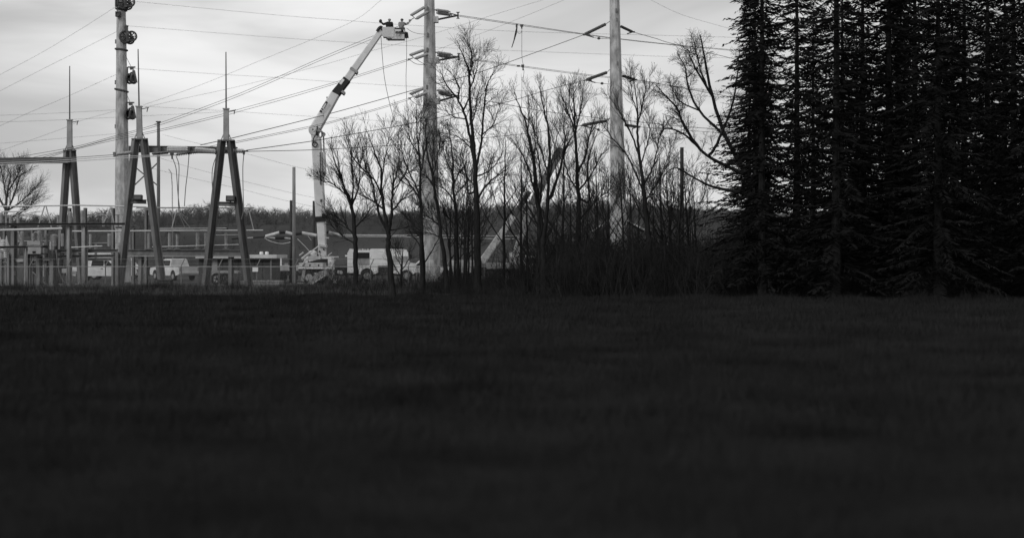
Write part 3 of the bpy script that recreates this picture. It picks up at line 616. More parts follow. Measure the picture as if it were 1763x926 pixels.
# ------------------------------------------------------------------ control building, fence, sign
d = 122.; x0, x1 = P(342, VH, d).x, P(466, VH, d).x; s = d/F
t = thing('control_house', 'low dark control building with a pale flat roof behind the A-frames', 'building', ((x0+x1)/2, d, 0))
obj('wall', MB().box(((x0+x1)/2, d+2.5, 1.05), (x1-x0, 5, 2.1)), 'panel_wall', t)
rz = P(0, 441, d).z
rf = obj('roof', MB().box(((x0+x1)/2+.2, d+2.4, rz-.02), (x1-x0+.7, 5.8, .28)), 'pale_roof', t)
for u in (450, 459.5):
    c = P(u, 434.5, d+.6); obj('roof_vent', MB().tube([(c.x, c.y, rz+.1), (c.x, c.y, rz+.22), (c.x, c.y, rz+.36)], [.12, .16, .12], 8), 'white_paint', rf)
for k in range(9): obj('wall_panel', MB().box((x0+(x1-x0)*(k+.5)/9, d-.02, 1.0), ((x1-x0)/9-.06, .05, 1.9)), 'panel_wall', t)
obj('corner_post', MB().box((x1+.05, d-.2, 1.0), (.12, .12, 2.0)), 'grey_steel', t)
obj('door', MB().box((P(365, VH, d).x, d-.06, .95), (.9, .05, 1.85)), 'grey_paint', t)
single('door_slab', MB().box((P(452, VH, 116).x, 116, .16), (2.9, 2.4, .3)), 'galvanised_steel', 'low pale concrete slab in front of the control building corner', 'slab', (P(452, VH, 116).x, 116, 0))
dF = 100.; zt, zb = 1.48, 1.96
t = thing('chain_link_fence', 'chain-link fence with barbed strands along the whole yard', 'fence', (P(600, VH, dF).x, dF, 0))
fx0, fx1 = P(-60, VH, dF).x, P(1330, VH, dF).x
n = int((fx1-fx0)/2.47)
for k in range(n+1):
    x = P(312, VH, dF).x+(k-int((P(312, VH, dF).x-fx0)/2.47))*2.47
    m_ = MB().tube([(x, dF, -.1), (x, dF, zt+.05)], .038, 7).bar((x, dF, zt+.05), (x+.2, dF+.12, zb+.02), .05, .06)
    obj('post', m_, 'grey_steel', t)
obj('top_rail', MB().tube([(fx0, dF-.045, zt), (fx1, dF-.045, zt)], .024, 6), 'galvanised_steel', t)
for k, (y, z) in enumerate(((.05, zt+.2), (.11, zb))): obj('barbed_wire', MB().tube([(fx0, dF+y, z), (fx1, dF+y, z)], .011 if k else .006, 4), 'far_conductor', t)
V = []; Fc = []
for sg in (-1, 1):
    p = .085; x = fx0
    while x < fx1:
        dx = sg*zt; o = len(V); r = .0026
        for (xx, zz) in ((x, .02), (x+dx, zt)):
            V += [(xx-r, dF-.07, zz), (xx+r, dF-.07, zz), (xx, dF-.07+r*1.7, zz)]
        for a, b_ in ((0, 1), (1, 2), (2, 0)): Fc += [(o+a, o+b_, o+3+b_), (o+a, o+3+b_, o+3+a)]
        x += p
fb = np_mesh('wire_mesh', np.array(V)-np.array(t.location), np.array(Fc), 'galvanised_steel')
obj('wire_mesh', fb, 'galvanised_steel', t, kind='stuff')
single('warning_sign', MB().box(P(439.5, 464, dF-.12), (.36, .015, .28)), 'sign_white', 'small blank-looking white sign plate on the fence by the control building', 'sign', P(439.5, 464, dF-.12))

# ------------------------------------------------------------------ vehicles
def wheel(parent, x, y, r=.38, w=.26):
    wt = obj('wheel', MB().tube([(x, y-w/2, r), (x, y-w/2+.04, r), (x, y+w/2-.04, r), (x, y+w/2, r)], [r*.9, r, r, r*.9], 16), 'rubber', parent, world=False)
    sd = -1 if y < 0 else 1
    obj('rim', MB().disc((x, y+sd*(w/2+.004), r), (0, 1, 0), r*.58, .02, 12).disc((x, y+sd*(w/2+.02), r), (0, 1, 0), r*.2, .04, 8), 'galvanised_steel', wt, world=False)
def arch(cx, z0, r, k=7): return [(cx+r*math.cos(math.pi*i/k), z0+r*math.sin(math.pi*i/k)) for i in range(k+1)]
def panel(parent, name, pts, y, m, th=.012):
    mb = MB(); mb.prism(pts, th, y); return obj(name, mb, m, parent, world=False)
def pickup(label, loc, rz, topper=False, rack=False, group='white pickup trucks'):
    t = thing('pickup_truck', label, 'pickup truck', loc, rz, group)
    W = 1.95
    prof = [(-2.95, .55)]+[p for p in arch(-1.75, .45, .5)[::-1]]+[p for p in arch(1.85, .45, .5)[::-1]]+[(2.85, .5), (2.95, .8), (2.88, 1.1), (1.35, 1.22), (-2.95, 1.22)]
    prof = [(x, max(z, .45)) for x, z in prof]
    obj('body', MB().prism(prof, W, 0, .12, .9), 'truck_white', t, world=False)
    cabp = [(1.35, 1.215), (.55, 1.88), (.3, 1.93), (-.85, 1.93), (-1.05, 1.85), (-1.12, 1.215)]
    obj('cab', MB().prism(cabp, W-.1, 0, .32, 1.2), 'truck_white', t, world=False)
    for sg in (-1, 1):
        y = sg*(W/2-.13)
        obj('side_window', MB().prism([(1.02, 1.30), (.5, 1.74), (.2, 1.78), (.2, 1.30)], .1, y), 'glass_dark', t, world=False)
        obj('side_window', MB().prism([(.1, 1.30), (.1, 1.78), (-.85, 1.78), (-.95, 1.30)], .1, y), 'glass_dark', t, world=False)
        obj('door_handle', MB().box((-.02, sg*(W/2+.005), 1.08), (.18, .04, .05)), 'black_paint', t, world=False)
        obj('mirror', MB().box((.95, sg*(W/2+.12), 1.3), (.12, .2, .22)), 'black_paint', t, world=False)
        obj('headlight', MB().box((2.88, sg*.72, .93), (.12, .36, .18)), 'glazing', t, world=False)
        obj('tail_light', MB().box((-2.95, sg*.86, 1.0), (.05, .14, .3)), 'grey_paint', t, world=False)
        wheel(t, 1.85, sg*.85); wheel(t, -1.75, sg*.85)
    obj('windscreen', MB().bar((1.30, 0, 1.27), (.60, 0, 1.84), 1.45, .03, 1.2, .03, ref=(0, 0, 1)), 'glass_dark', t, world=False)
    obj('bumper', MB().box((2.97, 0, .6), (.14, 1.85, .2)), 'grey_paint', t, world=False); obj('bumper', MB().box((-3.0, 0, .6), (.12, 1.85, .18)), 'grey_paint', t, world=False)
    obj('grille', MB().box((2.93, 0, .9), (.06, 1.05, .24)), 'black_paint', t, world=False)
    if topper: obj('bed_cap', MB().prism([(-2.93, 1.225), (-1.14, 1.225), (-1.14, 1.9), (-2.75, 1.88)], W-.12, 0, .2, 1.2), 'truck_white', t, world=False)
    else: obj('bed_liner', MB().box((-2.03, 0, 1.226), (1.6, 1.5, .02)), 'black_paint', t, world=False)
    if rack: obj('roof_rack', MB().box((-.3, 0, 2.02), (1.2, 1.5, .06)).box((.1, .55, 1.97), (.06, .06, .09)).box((.1, -.55, 1.97), (.06, .06, .09)).box((-.7, .55, 1.97), (.06, .06, .09)).box((-.7, -.55, 1.97), (.06, .06, .09)), 'grey_paint', t, world=False)
    return t
def yard(u, d): p = P(u, VH, d); return (p.x, d, 0)
pickup('white crew-cab pickup facing right seen through the left substation columns', yard(180, 133), R(2))
pickup('white pickup facing left parked beside the middle A-frame leg', yard(300, 136), R(128))
def van(label, loc, rz):
    t = thing('van', label, 'van', loc, rz)
    prof = [(-2.6, .5)]+arch(-1.6, .45, .48)[::-1]+arch(1.65, .45, .48)[::-1]+[(2.6, .5), (2.65, 1.05), (2.0, 1.35), (1.25, 2.15), (1.0, 2.3), (-.4, 2.34), (-.5, 2.62), (-2.2, 2.66), (-2.55, 2.5)]
    prof = [(x, max(z, .45)) for x, z in prof]
    obj('body', MB().prism(prof, 1.95, 0, .1, 1.3), 'truck_white', t, world=False)
    for sg in (-1, 1):
        obj('side_window', MB().prism([(1.6, 1.45), (1.15, 2.0), (.5, 2.0), (.5, 1.45)], .06, sg*.95), 'glass_dark', t, world=False)
        for x in (-1.6, 1.65): wheel(t, x, sg*.85)
    obj('windscreen', MB().bar((1.95, 0, 1.42), (1.3, 0, 2.13), 1.5, .03, 1.4, .03, ref=(0, 0, 1)), 'glass_dark', t, world=False)
    return t
van('white high-roofed van parked behind the crew-cab pickup', yard(196, 141), R(4))
# flat trailer and white panel right of the control building
t = thing('equipment_trailer', 'flat white trailer with an upright panel right of the control building', 'trailer', yard(497, 130))
obj('deck', MB().box((P(497, VH, 130).x, 130, 1.15), (2.7, 2.0, .45)), 'worn_white', t)
obj('side_panel', MB().box(P(477.5, 450.5, 129.2), (.72, .08, .62)), 'white_paint', t)
obj('panel_post', MB().box((P(477.5, VH, 129).x, 129.2, 1.5), (.08, .06, .5)), 'grey_steel', t)
obj('tongue', MB().bar((P(470, VH, 130).x, 130, .9), (P(484, VH, 130).x, 129, .75), .14, .12), 'worn_white', t)
for x in (490, 508):
    xx = P(x, VH, 130).x; obj('wheel', MB().disc((xx, 129, .4), (0, 1, 0), .38, .24, 14), 'rubber', t)
obj('side_locker', MB().box(P(493, 455.5, 129.3), (.26, .3, .25)).box(P(503, 455.5, 129.3), (.3, .3, .2)), 'grey_paint', t)

# big service truck behind the bare trees
def service_truck(label, loc, rz, L_=6.3):
    t = thing('service_truck', label, 'utility truck', loc, rz)
    W = 2.3
    # local x: forward; body box at rear, crew cab ahead of it
    obj('chassis', MB().box((0, 0, .62), (6.0, .9, .22)), 'dark_steel', t, world=False)
    low = [(-3.1, .75)]+arch(-1.45, .62, .55)[::-1]+[(-.55, .75), (-.55, 1.35), (-3.1, 1.35)]
    obj('lower_body', MB().prism([(x, max(z, .62)) for x, z in low], W, 0), 'white_paint', t, world=False)
    obj('rear_pillar', MB().prism([(-3.1, 1.355), (-2.62, 1.355), (-2.62, 2.75), (-2.9, 2.78), (-3.1, 2.4)], W, 0), 'white_paint', t, world=False)
    obj('tool_bay', MB().box((-1.92, 0, 1.67), (1.38, W-.25, .62)), 'grey_paint', t, world=False)
    obj('bay_shade', MB().box((-1.92, 0, 2.22), (1.38, W-.12, .46)), 'black_paint', t, world=False)  # solid black box standing in for the shade inside the open bay
    obj('bay_roof', MB().box((-1.92, 0, 2.56), (1.38, W, .2)), 'white_paint', t, world=False)
    obj('upper_body', MB().prism([(-1.22, 1.355), (.42, 1.355), (.42, 2.72), (.3, 2.78), (-1.1, 2.78), (-1.22, 2.7)], W, 0), 'white_paint', t, world=False)
    cabp = [(.46, .7)]+[(.8, .7)]+arch(1.9, .62, .52)[::-1]+[(2.6, .7), (2.75, 1.0), (2.7, 1.5), (2.15, 1.62), (2.02, 2.4), (1.85, 2.7), (1.6, 2.76), (.46, 2.78)]
    cb = obj('cab', MB().prism([(x, max(z, .6)) for x, z in cabp], W-.05, 0, .06, 1.5), 'white_paint', t, world=False)
    for sg in (-1, 1):
        y = sg*(W/2-.012)
        obj('cab_window', MB().prism([(.75, 1.62), (2.0, 1.62), (1.95, 2.12), (.75, 2.12)], .1, y-.04*sg), 'glazing', cb, world=False)
        obj('window_frame', MB().box((1.37, y, 2.16), (1.35, .07, .06)).box((1.37, y, 1.58), (1.35, .07, .05)).box((1.35, y, 1.87), (.05, .07, .5)), 'white_paint', cb, world=False)
        for k in range(3): obj('locker_door', MB().box((-.95+k*.45, sg*(W/2+.004), 1.95), (.4, .02, 1.1)), 'white_paint', t, world=False)
        obj('mirror', MB().box((2.25, sg*(W/2+.15), 2.05), (.1, .2, .5)), 'black_paint', t, world=False)
        wheel(t, -1.45, sg*.98, .48, .3); wheel(t, 1.9, sg*.98, .48, .3)
        obj('marker_light', MB().box((-3.22, sg*1.0, 2.18), (.16, .14, .14)), 'white_paint', t, world=False)
    obj('windscreen', MB().bar((2.18, 0, 1.68), (2.03, 0, 2.4), 1.9, .03, ref=(1, 0, 0)), 'glass_dark', t, world=False)
    obj('roof_rack', MB().box((1.1, 0, 2.86), (1.1, 1.6, .05)).box((.7, .6, 2.81), (.05, .05, .08)).box((.7, -.6, 2.81), (.05, .05, .08)).box((1.5, .6, 2.8), (.05, .05, .1)).box((1.5, -.6, 2.8), (.05, .05, .1)), 'black_paint', t, world=False)
    for k in range(6): obj('roof_item', MB().box((-2.5+k*.22, -.8+(k % 2)*.3, 2.72), (.14, .3, .1)), 'worn_white' if k % 2 else 'grey_paint', t, world=False)
    obj('bumper', MB().box((2.8, 0, .62), (.16, W-.1, .22)), 'grey_paint', t, world=False)
    return t
service_truck('white service truck with open dark tool bay behind two bare trees', yard(662, 131), R(3))
pickup('white pickup half hidden by the concrete pole ahead of the service truck', yard(735, 137), R(183))
pickup('white pickup seen through the thicket right of the crossed booms', yard(978, 140), R(172), topper=True)
t = thing('work_trailer', 'pale box trailer glimpsed between trunks left of the crossed booms', 'trailer', yard(803, 135))
obj('box', MB().box((P(803, VH, 135).x, 135, 1.25), (2.6, 1.8, 1.1)), 'worn_white', t); obj('frame', MB().box((P(803, VH, 135).x, 135, .6), (2.9, 1.5, .12)), 'dark_steel', t)
for x in (795, 812): obj('wheel', MB().disc((P(x, VH, 135).x, 134.1, .36), (0, 1, 0), .35, .22, 12), 'rubber', t)

# boom truck with two workers
D = 120.; s = D/F
t = thing('bucket_truck', 'white boom truck with its long bent arm raised to the pole', 'bucket truck', (P(553, VH, D).x, D, 0))
def tapered(parent, name, a, b, w0, w1, h0, h1, m, label=None, bev=.22):
    """boom section with chamfered corners"""
    a, b = Vector(a), Vector(b); tt = (b-a).normalized(); x = tt.cross(Vector((0, 1, 0))).normalized(); y = x.cross(tt).normalized()
    mb = MB(); o = 0; n = 8
    for p, w_, h_ in ((a, w0, h0), (b, w1, h1)):
        for (i, j) in ((-1, -1+bev), (-1+bev, -1), (1-bev, -1), (1, -1+bev), (1, 1-bev), (1-bev, 1), (-1+bev, 1), (-1, 1-bev)):
            mb.v.append(tuple(p+x*i*w_/2+y*j*h_/2))
    for j in range(n): mb.f.append((j, (j+1) % n, n+(j+1) % n, n+j))
    mb.f.append(tuple(range(n-1, -1, -1))); mb.f.append(tuple(range(n, 2*n)))
    return obj(name, mb, m, parent, label=label)
lb1 = tapered(t, 'lower_boom', P(555.3, 428, D), P(553.2, 381, D), 13.2*s, 15*s, .55, .6, 'fibreglass')
tapered(t, 'boom_sleeve', P(552.6, 377, D), P(544.7, 240, D), 17*s, 16*s, .72, .7, 'fibreglass')
obj('boom_collar', MB().bar(P(553, 381.5, D), P(552.4, 373, D), 17.6*s, .78).box(P(557.5, 371, D-.4), (.3, .1, .3)).box(P(560.5, 373.5, D-.2), (.25, .2, .22)), 'black_paint', t)
el = P(541.5, 224.5, D)
obj('elbow', MB().tube([el-Vector((0, .38, 0)), el-Vector((0, .34, 0)), el+Vector((0, .34, 0)), el+Vector((0, .38, 0))], [8.6*s, 9.5*s, 9.5*s, 8.6*s], 20).disc(el-Vector((.2*0, .4, 0)), (0, 1, 0), .12, .06, 10).bar(P(542, 229, D), P(545, 244, D), 13*s, .66), 'fibreglass', t)
obj('elbow_pin', MB().disc(P(538.5, 223, D-.42), (0, 1, 0), .06, .05, 8), 'black_paint', t)
e0, e1, e2, e3 = P(544.5, 219.5, D), P(577.5, 162.5, D+.4), P(608, 119.5, D+.8), P(655, 55.5, D+1.4)
tapered(t, 'upper_boom', e0, e1, 18.5*s, 15.5*s, .7, .62, 'fibreglass')
bb = tapered(t, 'black_band', e1, P(597.5, 137.5, D+.65), 15*s, 14*s, .6, .56, 'black_paint', 'black wrapped band of the upper boom')
c = P(590.2, 141.2, D+.62)-Vector((0, .32, 0)); dr = (e2-e1).normalized()
obj('band_emblem', MB().bar(c-dr*.26+Vector((-.03, 0, 0)), c+dr*.22+Vector((-.03, 0, 0)), .20, .02), 'white_paint', bb)
tapered(t, 'boom_extension', P(597.5, 137.5, D+.65), e3, 12.2*s, 10.2*s, .5, .4, 'fibreglass')
for q in (P(608.5, 121.5, D+.8), P(586.5, 157, D+.5)):
    obj('boom_collar', MB().bar(q-dr*.11+Vector((.05, 0, -.04)), q+dr*.09+Vector((.05, 0, -.04)), (16.5 if q.z < 15.1 else 15)*s, .62), 'grey_paint', t)
obj('boom_underside_hose', MB().tube([P(583, 166, D+.3), P(590, 156.5, D+.5)], .1, 6), 'black_paint', t)
# dark lettering block on the boom side: simple dark bars as the photo shows at this size
c0 = P(551.5, 193.5, D-.36); c1 = P(563, 175.5, D-.30); dd = (c1-c0).normalized(); px = dd.cross(Vector((0, 1, 0))).normalized()
m_ = MB()
for f0, f1, w_, off in ((0, .17, .2, 0), (.24, .34, .2, 0), (.4, .86, .05, .09), (.4, .86, .05, -.09), (.84, 1., .2, 0)):
    m_.bar(c0.lerp(c1, f0)+px*off, c0.lerp(c1, f1)+px*off, w_, .02)
obj('boom_lettering', m_, 'black_paint', t)
obj('boom_stud', MB().box(P(563.5, 168.5, D+.2), (.14, .1, .14)), 'grey_paint', t)
# lift cylinder, linkage and hose loop at the elbow
obj('lift_cylinder', MB().tube([P(557.8, 262, D-.05), P(558.6, 300, D-.05), P(556, 306, D-.05)], [.13, .15, .1], 8), 'fibreglass', t)
obj('cylinder_rod', MB().tube([P(556.9, 231, D-.05), P(557.8, 262, D-.05)], .055, 7), 'grey_steel', t)
obj('linkage', MB().tube([P(549, 226, D-.3), P(553, 226.5, D-.3), P(556.9, 231, D-.1)], .09, 6).disc(P(556.7, 231.5, D-.1), (0, 1, 0), .17, .2, 10).tube([P(551.5, 238, D-.3), P(556, 232.5, D-.1)], .07, 6), 'galvanised_steel', t)
obj('elbow_hoses', MB().tube(catmull([P(546.5, 217, D-.5), P(544.5, 230, D-.5), P(540, 238, D-.5), P(538.5, 246, D-.5)]), .05, 5).ring(P(542, 248.8, D-.45), (0, 1, 0), 4*s, .045, 14, 5).box(P(546, 230, D-.45), (.22, .1, .3)), 'black_paint', t)
obj('boom_hose', MB().tube([P(551.2, 262, D-.38), P(551.3, 296, D-.38)], .035, 5).bar(P(551.6, 295, D-.4), P(551.8, 308, D-.4), .13, .1).tube([P(551.8, 308, D-.4), P(552.2, 318, D-.4)], .05, 5), 'dark_steel', t)
obj('boom_fitting', MB().box(P(546, 297, D-.4), (.1, .08, .09)).box(P(546.5, 304, D-.4), (.14, .08, .07)).box(P(557.5, 298.5, D-.2), (.15, .1, .22)).box(P(553, 345.5, D-.38), (.14, .06, .2)), 'dark_steel', t)
obj('boom_rest', MB().bar(P(556, 409.5, D-.2), P(566.5, 409.5, D-.2), .1, .09), 'worn_white', t)
# turret and truck bed
obj('turret', MB().box(P(555, 434.5, D), (13*s, .8, 17*s)).box(P(556.5, 423.2, D-.1), (13*s, .9, 4*s), Matrix.Rotation(R(8), 3, 'Y')).box(P(557, 437, D-.42), (9*s, .06, 8*s)).box(P(556, 440.5, D-.3), (10*s, .5, .1), Matrix.Rotation(R(25), 3, 'Y')), 'worn_white', t)
obj('turret_bolt', MB().disc(P(557.5, 429.5, D-.48), (0, 1, 0), .07, .05, 8).disc(P(550, 433, D-.48), (0, 1, 0), .07, .05, 8).disc(P(547.5, 439.5, D-.6), (0, 1, 0), .08, .3, 8), 'black_paint', t)
obj('lift_cylinder', MB().tube([P(519.5, 446, D-.8), P(536.5, 432.8, D-.4)], 2.3*s, 8).tube([P(536.5, 432.8, D-.4), P(548, 424, D-.2)], .05, 6), 'worn_white', t)
obj('turntable', MB().tube([P(543.5, 433, D-.4), P(538, 441, D-.5)], [4*s, 6*s], 10).box(P(542, 443.5, D-.3), (21*s, .9, 9*s), Matrix.Rotation(R(-14), 3, 'Y')), 'worn_white', t)
obj('side_arm', MB().bar(P(545, 442.5, D-.7), P(583, 442.3, D-.7), .1, .12).tube([P(564.5, 440, D-.7), P(571.5, 435, D-.7)], .035, 5).tube([P(515.5, 440, D-.7), P(522.5, 434.5, D-.7)], .06, 5).bar(P(570, 447.2, D-.6), P(577, 447.4, D-.6), .05, .06), 'worn_white', t)
deck = obj('deck', MB().box((P(538.5, VH, D).x, D, P(0, 456.8, D).z), (41*s, 2.3, 9*s)), 'worn_white', t)
obj('deck_edge', MB().box((P(538.5, VH, D).x, D-.05, P(0, 461.0, D).z), (42.5*s, 2.44, .06)), 'white_paint', deck)
for u in (522, 533.5, 548.5): obj('deck_stake', MB().box(P(u, 457, D-1.17), (.1, .05, .16)), 'black_paint', deck)
obj('hose_rack', MB().tube(catmull([P(522, 456, D-1.2), P(524, 450, D-1.2), P(529, 447, D-1.2)]), .05, 5).ring(P(571, 453, D-1), (0, 1, 0), 3.2*s, .08, 12, 5).tube(catmull([P(569, 450, D-1), P(573, 455, D-1), P(571.5, 460, D-1), P(575, 464, D-1)]), .1, 6), 'worn_white', t)
obj('chassis', MB().box((P(545, VH, D+.3).x, D+.3, 1.0), (60*s, .9, .3)), 'dark_steel', t)
obj('control_box', MB().box(P(585.5, 468.5, D-.9), (8*s, .4, 5*s), Matrix.Rotation(R(10), 3, 'Y')), 'worn_white', t)
prof = [(P(u, v, D-1.25).x-t.location.x, P(u, v, D-1.25).z) for u, v in ((529, 489.5), (536, 478), (549, 468), (562, 463.5), (573, 470), (581, 485), (577, 488), (568, 478), (560, 474), (546, 482), (538, 490))]
obj('mud_guard', MB().prism(prof[::-1], .5, -1.25), 'grey_paint', t, world=False)
obj('outrigger', MB().bar(P(563, 463, D-1.6), P(578, 481, D-1.6), .2, .12).box((P(578, VH, D-1.6).x, D-1.6, .05), (.5, .5, .08)), 'dark_steel', t)
obj('outrigger', MB().bar(P(533, 491, D-1.5), P(560, 474, D-1.5), .1, .12), 'worn_white', t)
obj('outrigger', MB().bar(P(524, 464, D-1.0), P(521, 484, D-1.0), .24, .24).box((P(521, VH, D).x, D-1.0, .06), (.5, .5, .08)), 'grey_paint', t)
for u in (535, 556):
    x = P(u, VH, D).x; wt = obj('wheel', MB().tube([(x, D-1.1, .5), (x, D-1.05, .5), (x, D-.75, .5), (x, D-.7, .5)], [.45, .5, .5, .45], 16), 'rubber', t)
    obj('rim', MB().disc((x, D-1.115, .5), (0, 1, 0), .28, .04, 12), 'galvanised_steel', wt)
cb = obj('cab', MB().prism([(-1, .8), (1, .8), (1.05, 1.3), (.8, 2.2), (.6, 2.4), (-.9, 2.4), (-1, 2.3)], 2.2, 0), 'white_paint', t, world=False)
cb.location = (-.72, 4.6, -.25); cb.rotation_euler = (0, 0, R(90))
obj('cab_window', MB().box((-1.01, 0, 1.9), (.03, 1.6, .6)), 'glass_dark', cb, world=False)
obj('cone', MB().tube([P(577.5, 489, D-1.6), P(574, 477, D-1.6)], [.12, .04], 8), 'worn_white', t)
# bucket
DB = D+1.4; sb = DB/F
bt = P(655, 55, DB)
obj('bucket_mount', MB().bar(P(652, 60, DB), P(657.5, 51, DB), .4, .35).box(P(657.5, 56, DB), (.3, .4, .5)), 'fibreglass', t)
obj('mount_hose', MB().tube(catmull([P(649, 54.5, DB-.25), P(652.5, 49, DB-.25), P(656, 47, DB-.25), P(658.3, 49.5, DB-.25), P(658.5, 52.5, DB-.25)]), .11, 7), 'black_paint', t)
bk = MB()
def tub(mb, u0, u1, v0, v1, yc, dy, shrink=.06):
    a, b = P(u0, v0, DB), P(u1, v1, DB); top = [(a.x, yc-dy), (b.x, yc-dy), (b.x, yc+dy), (a.x, yc+dy)]; th = .04
    q = [Vector((x+(shrink if x == a.x else -shrink), y*1.0+(.04 if y < yc else -.04), b.z)) for x, y in top]+[Vector((x, y, a.z)) for x, y in top]
    o = len(mb.v); mb.v += [tuple(p) for p in q]
    cx, cy = (a.x+b.x)/2, DB
    ins = [Vector((x+(th if x == a.x else -th), y+(th if y < yc else -th), a.z)) for x, y in top]+[Vector((x+(th+shrink if x == a.x else -th-shrink), y+(th+.04 if y < yc else -th-.04), b.z+th)) for x, y in top]
    mb.v += [tuple(p) for p in ins]
    mb.f.append((o, o+3, o+2, o+1))
    for j in range(4):
        k = (j+1) % 4
        mb.f += [(o+j, o+k, o+4+k, o+4+j), (o+4+j, o+4+k, o+8+k, o+8+j), (o+8+j, o+8+k, o+12+k, o+12+j)]
    mb.f.append((o+12, o+13, o+14, o+15))
tub(bk, 658.8, 679.8, 48.5, 65.5, DB-.1, .42); tub(bk, 666, 697.2, 57.3, 68.8, DB+.1, .56, .03)
bo = obj('bucket', bk, 'fibreglass', t)
obj('bucket_rail', MB().bar(P(680, 49.2, DB-.45), P(697, 49.4, DB-.45), .09, .1).bar(P(680.5, 53, DB-.42), P(690, 52.6, DB-.42), .22, .05).bar(P(680.5, 56.4, DB-.46), P(698, 57.4, DB-.46), .1, .1).bar(P(696.6, 49, DB-.45), P(697.2, 57.4, DB-.45), .07, .08), 'dark_steel', bo)
obj('rail_board', MB().box(P(685, 52.6, DB-.47), (.46, .03, .15)), 'fibreglass', bo)
obj('underside_shade', MB().box(P(669.5, 67.3, DB-.5), (.42, .12, .12)), 'dark_steel', bo)  # dark block put in for the shadowed underside of the bucket
obj('bucket_strap', MB().bar(P(689.5, 57.8, DB-.53), P(687, 63, DB-.53), .05, .03).bar(P(684, 57.8, DB-.53), P(681.5, 63, DB-.53), .03, .03), 'dark_steel', bo)
single('tool_bag', MB().prism([(-.15, -.28), (.12, -.3), (.18, -.18), (.14, .16), (.02, .2), (-.15, .14)], .4, 0).tube([(-.12, 0, .12), (-.05, 0, .3), (.08, 0, .18)], .02, 4) if False else MB().box(P(700, 61.5, DB-.1), (.27, .4, .4), Matrix.Rotation(R(-8), 3, 'Y')).box(P(699.6, 57.2, DB-.1), (.2, .3, .09)).tube([P(697.5, 57, DB-.1), P(699, 55, DB-.1), P(701, 57, DB-.1)], .02, 4), 'black_paint', 'black tool bag hung on the outer end of the bucket', 'tool bag', P(700, 61.5, DB-.1))

# ------------------------------------------------------------------ workers
def skinned(chains):
    """chains: list of lists of ((x,y,z), r); the first vertices of chains may repeat earlier points to join there"""
    V, E, Rr = [], [], []; idx = {}
    for ch in chains:
        prev = None
        for p, r in ch:
            k = tuple(round(c, 4) for c in p)
            if k not in idx: idx[k] = len(V); V.append(k); Rr.append(r)
            i = idx[k]
            if prev is not None and prev != i: E.append((prev, i))
            prev = i
    me = bpy.data.meshes.new('tmp'); me.from_pydata(V, E, []); ob = bpy.data.objects.new('tmp', me); COL.objects.link(ob)
    md = ob.modifiers.new('s', 'SKIN'); ob.modifiers.new('u', 'SUBSURF').levels = 1
    for i, sv in enumerate(me.skin_vertices[0].data): sv.radius = (Rr[i], Rr[i]); sv.use_root = (i == 0)
    dg = bpy.context.evaluated_depsgraph_get(); ev = ob.evaluated_get(dg); m2 = bpy.data.meshes.new_from_object(ev)
    bpy.data.objects.remove(ob); bpy.data.meshes.remove(me)
    m2.polygons.foreach_set('use_smooth', [True]*len(m2.polygons)); return m2
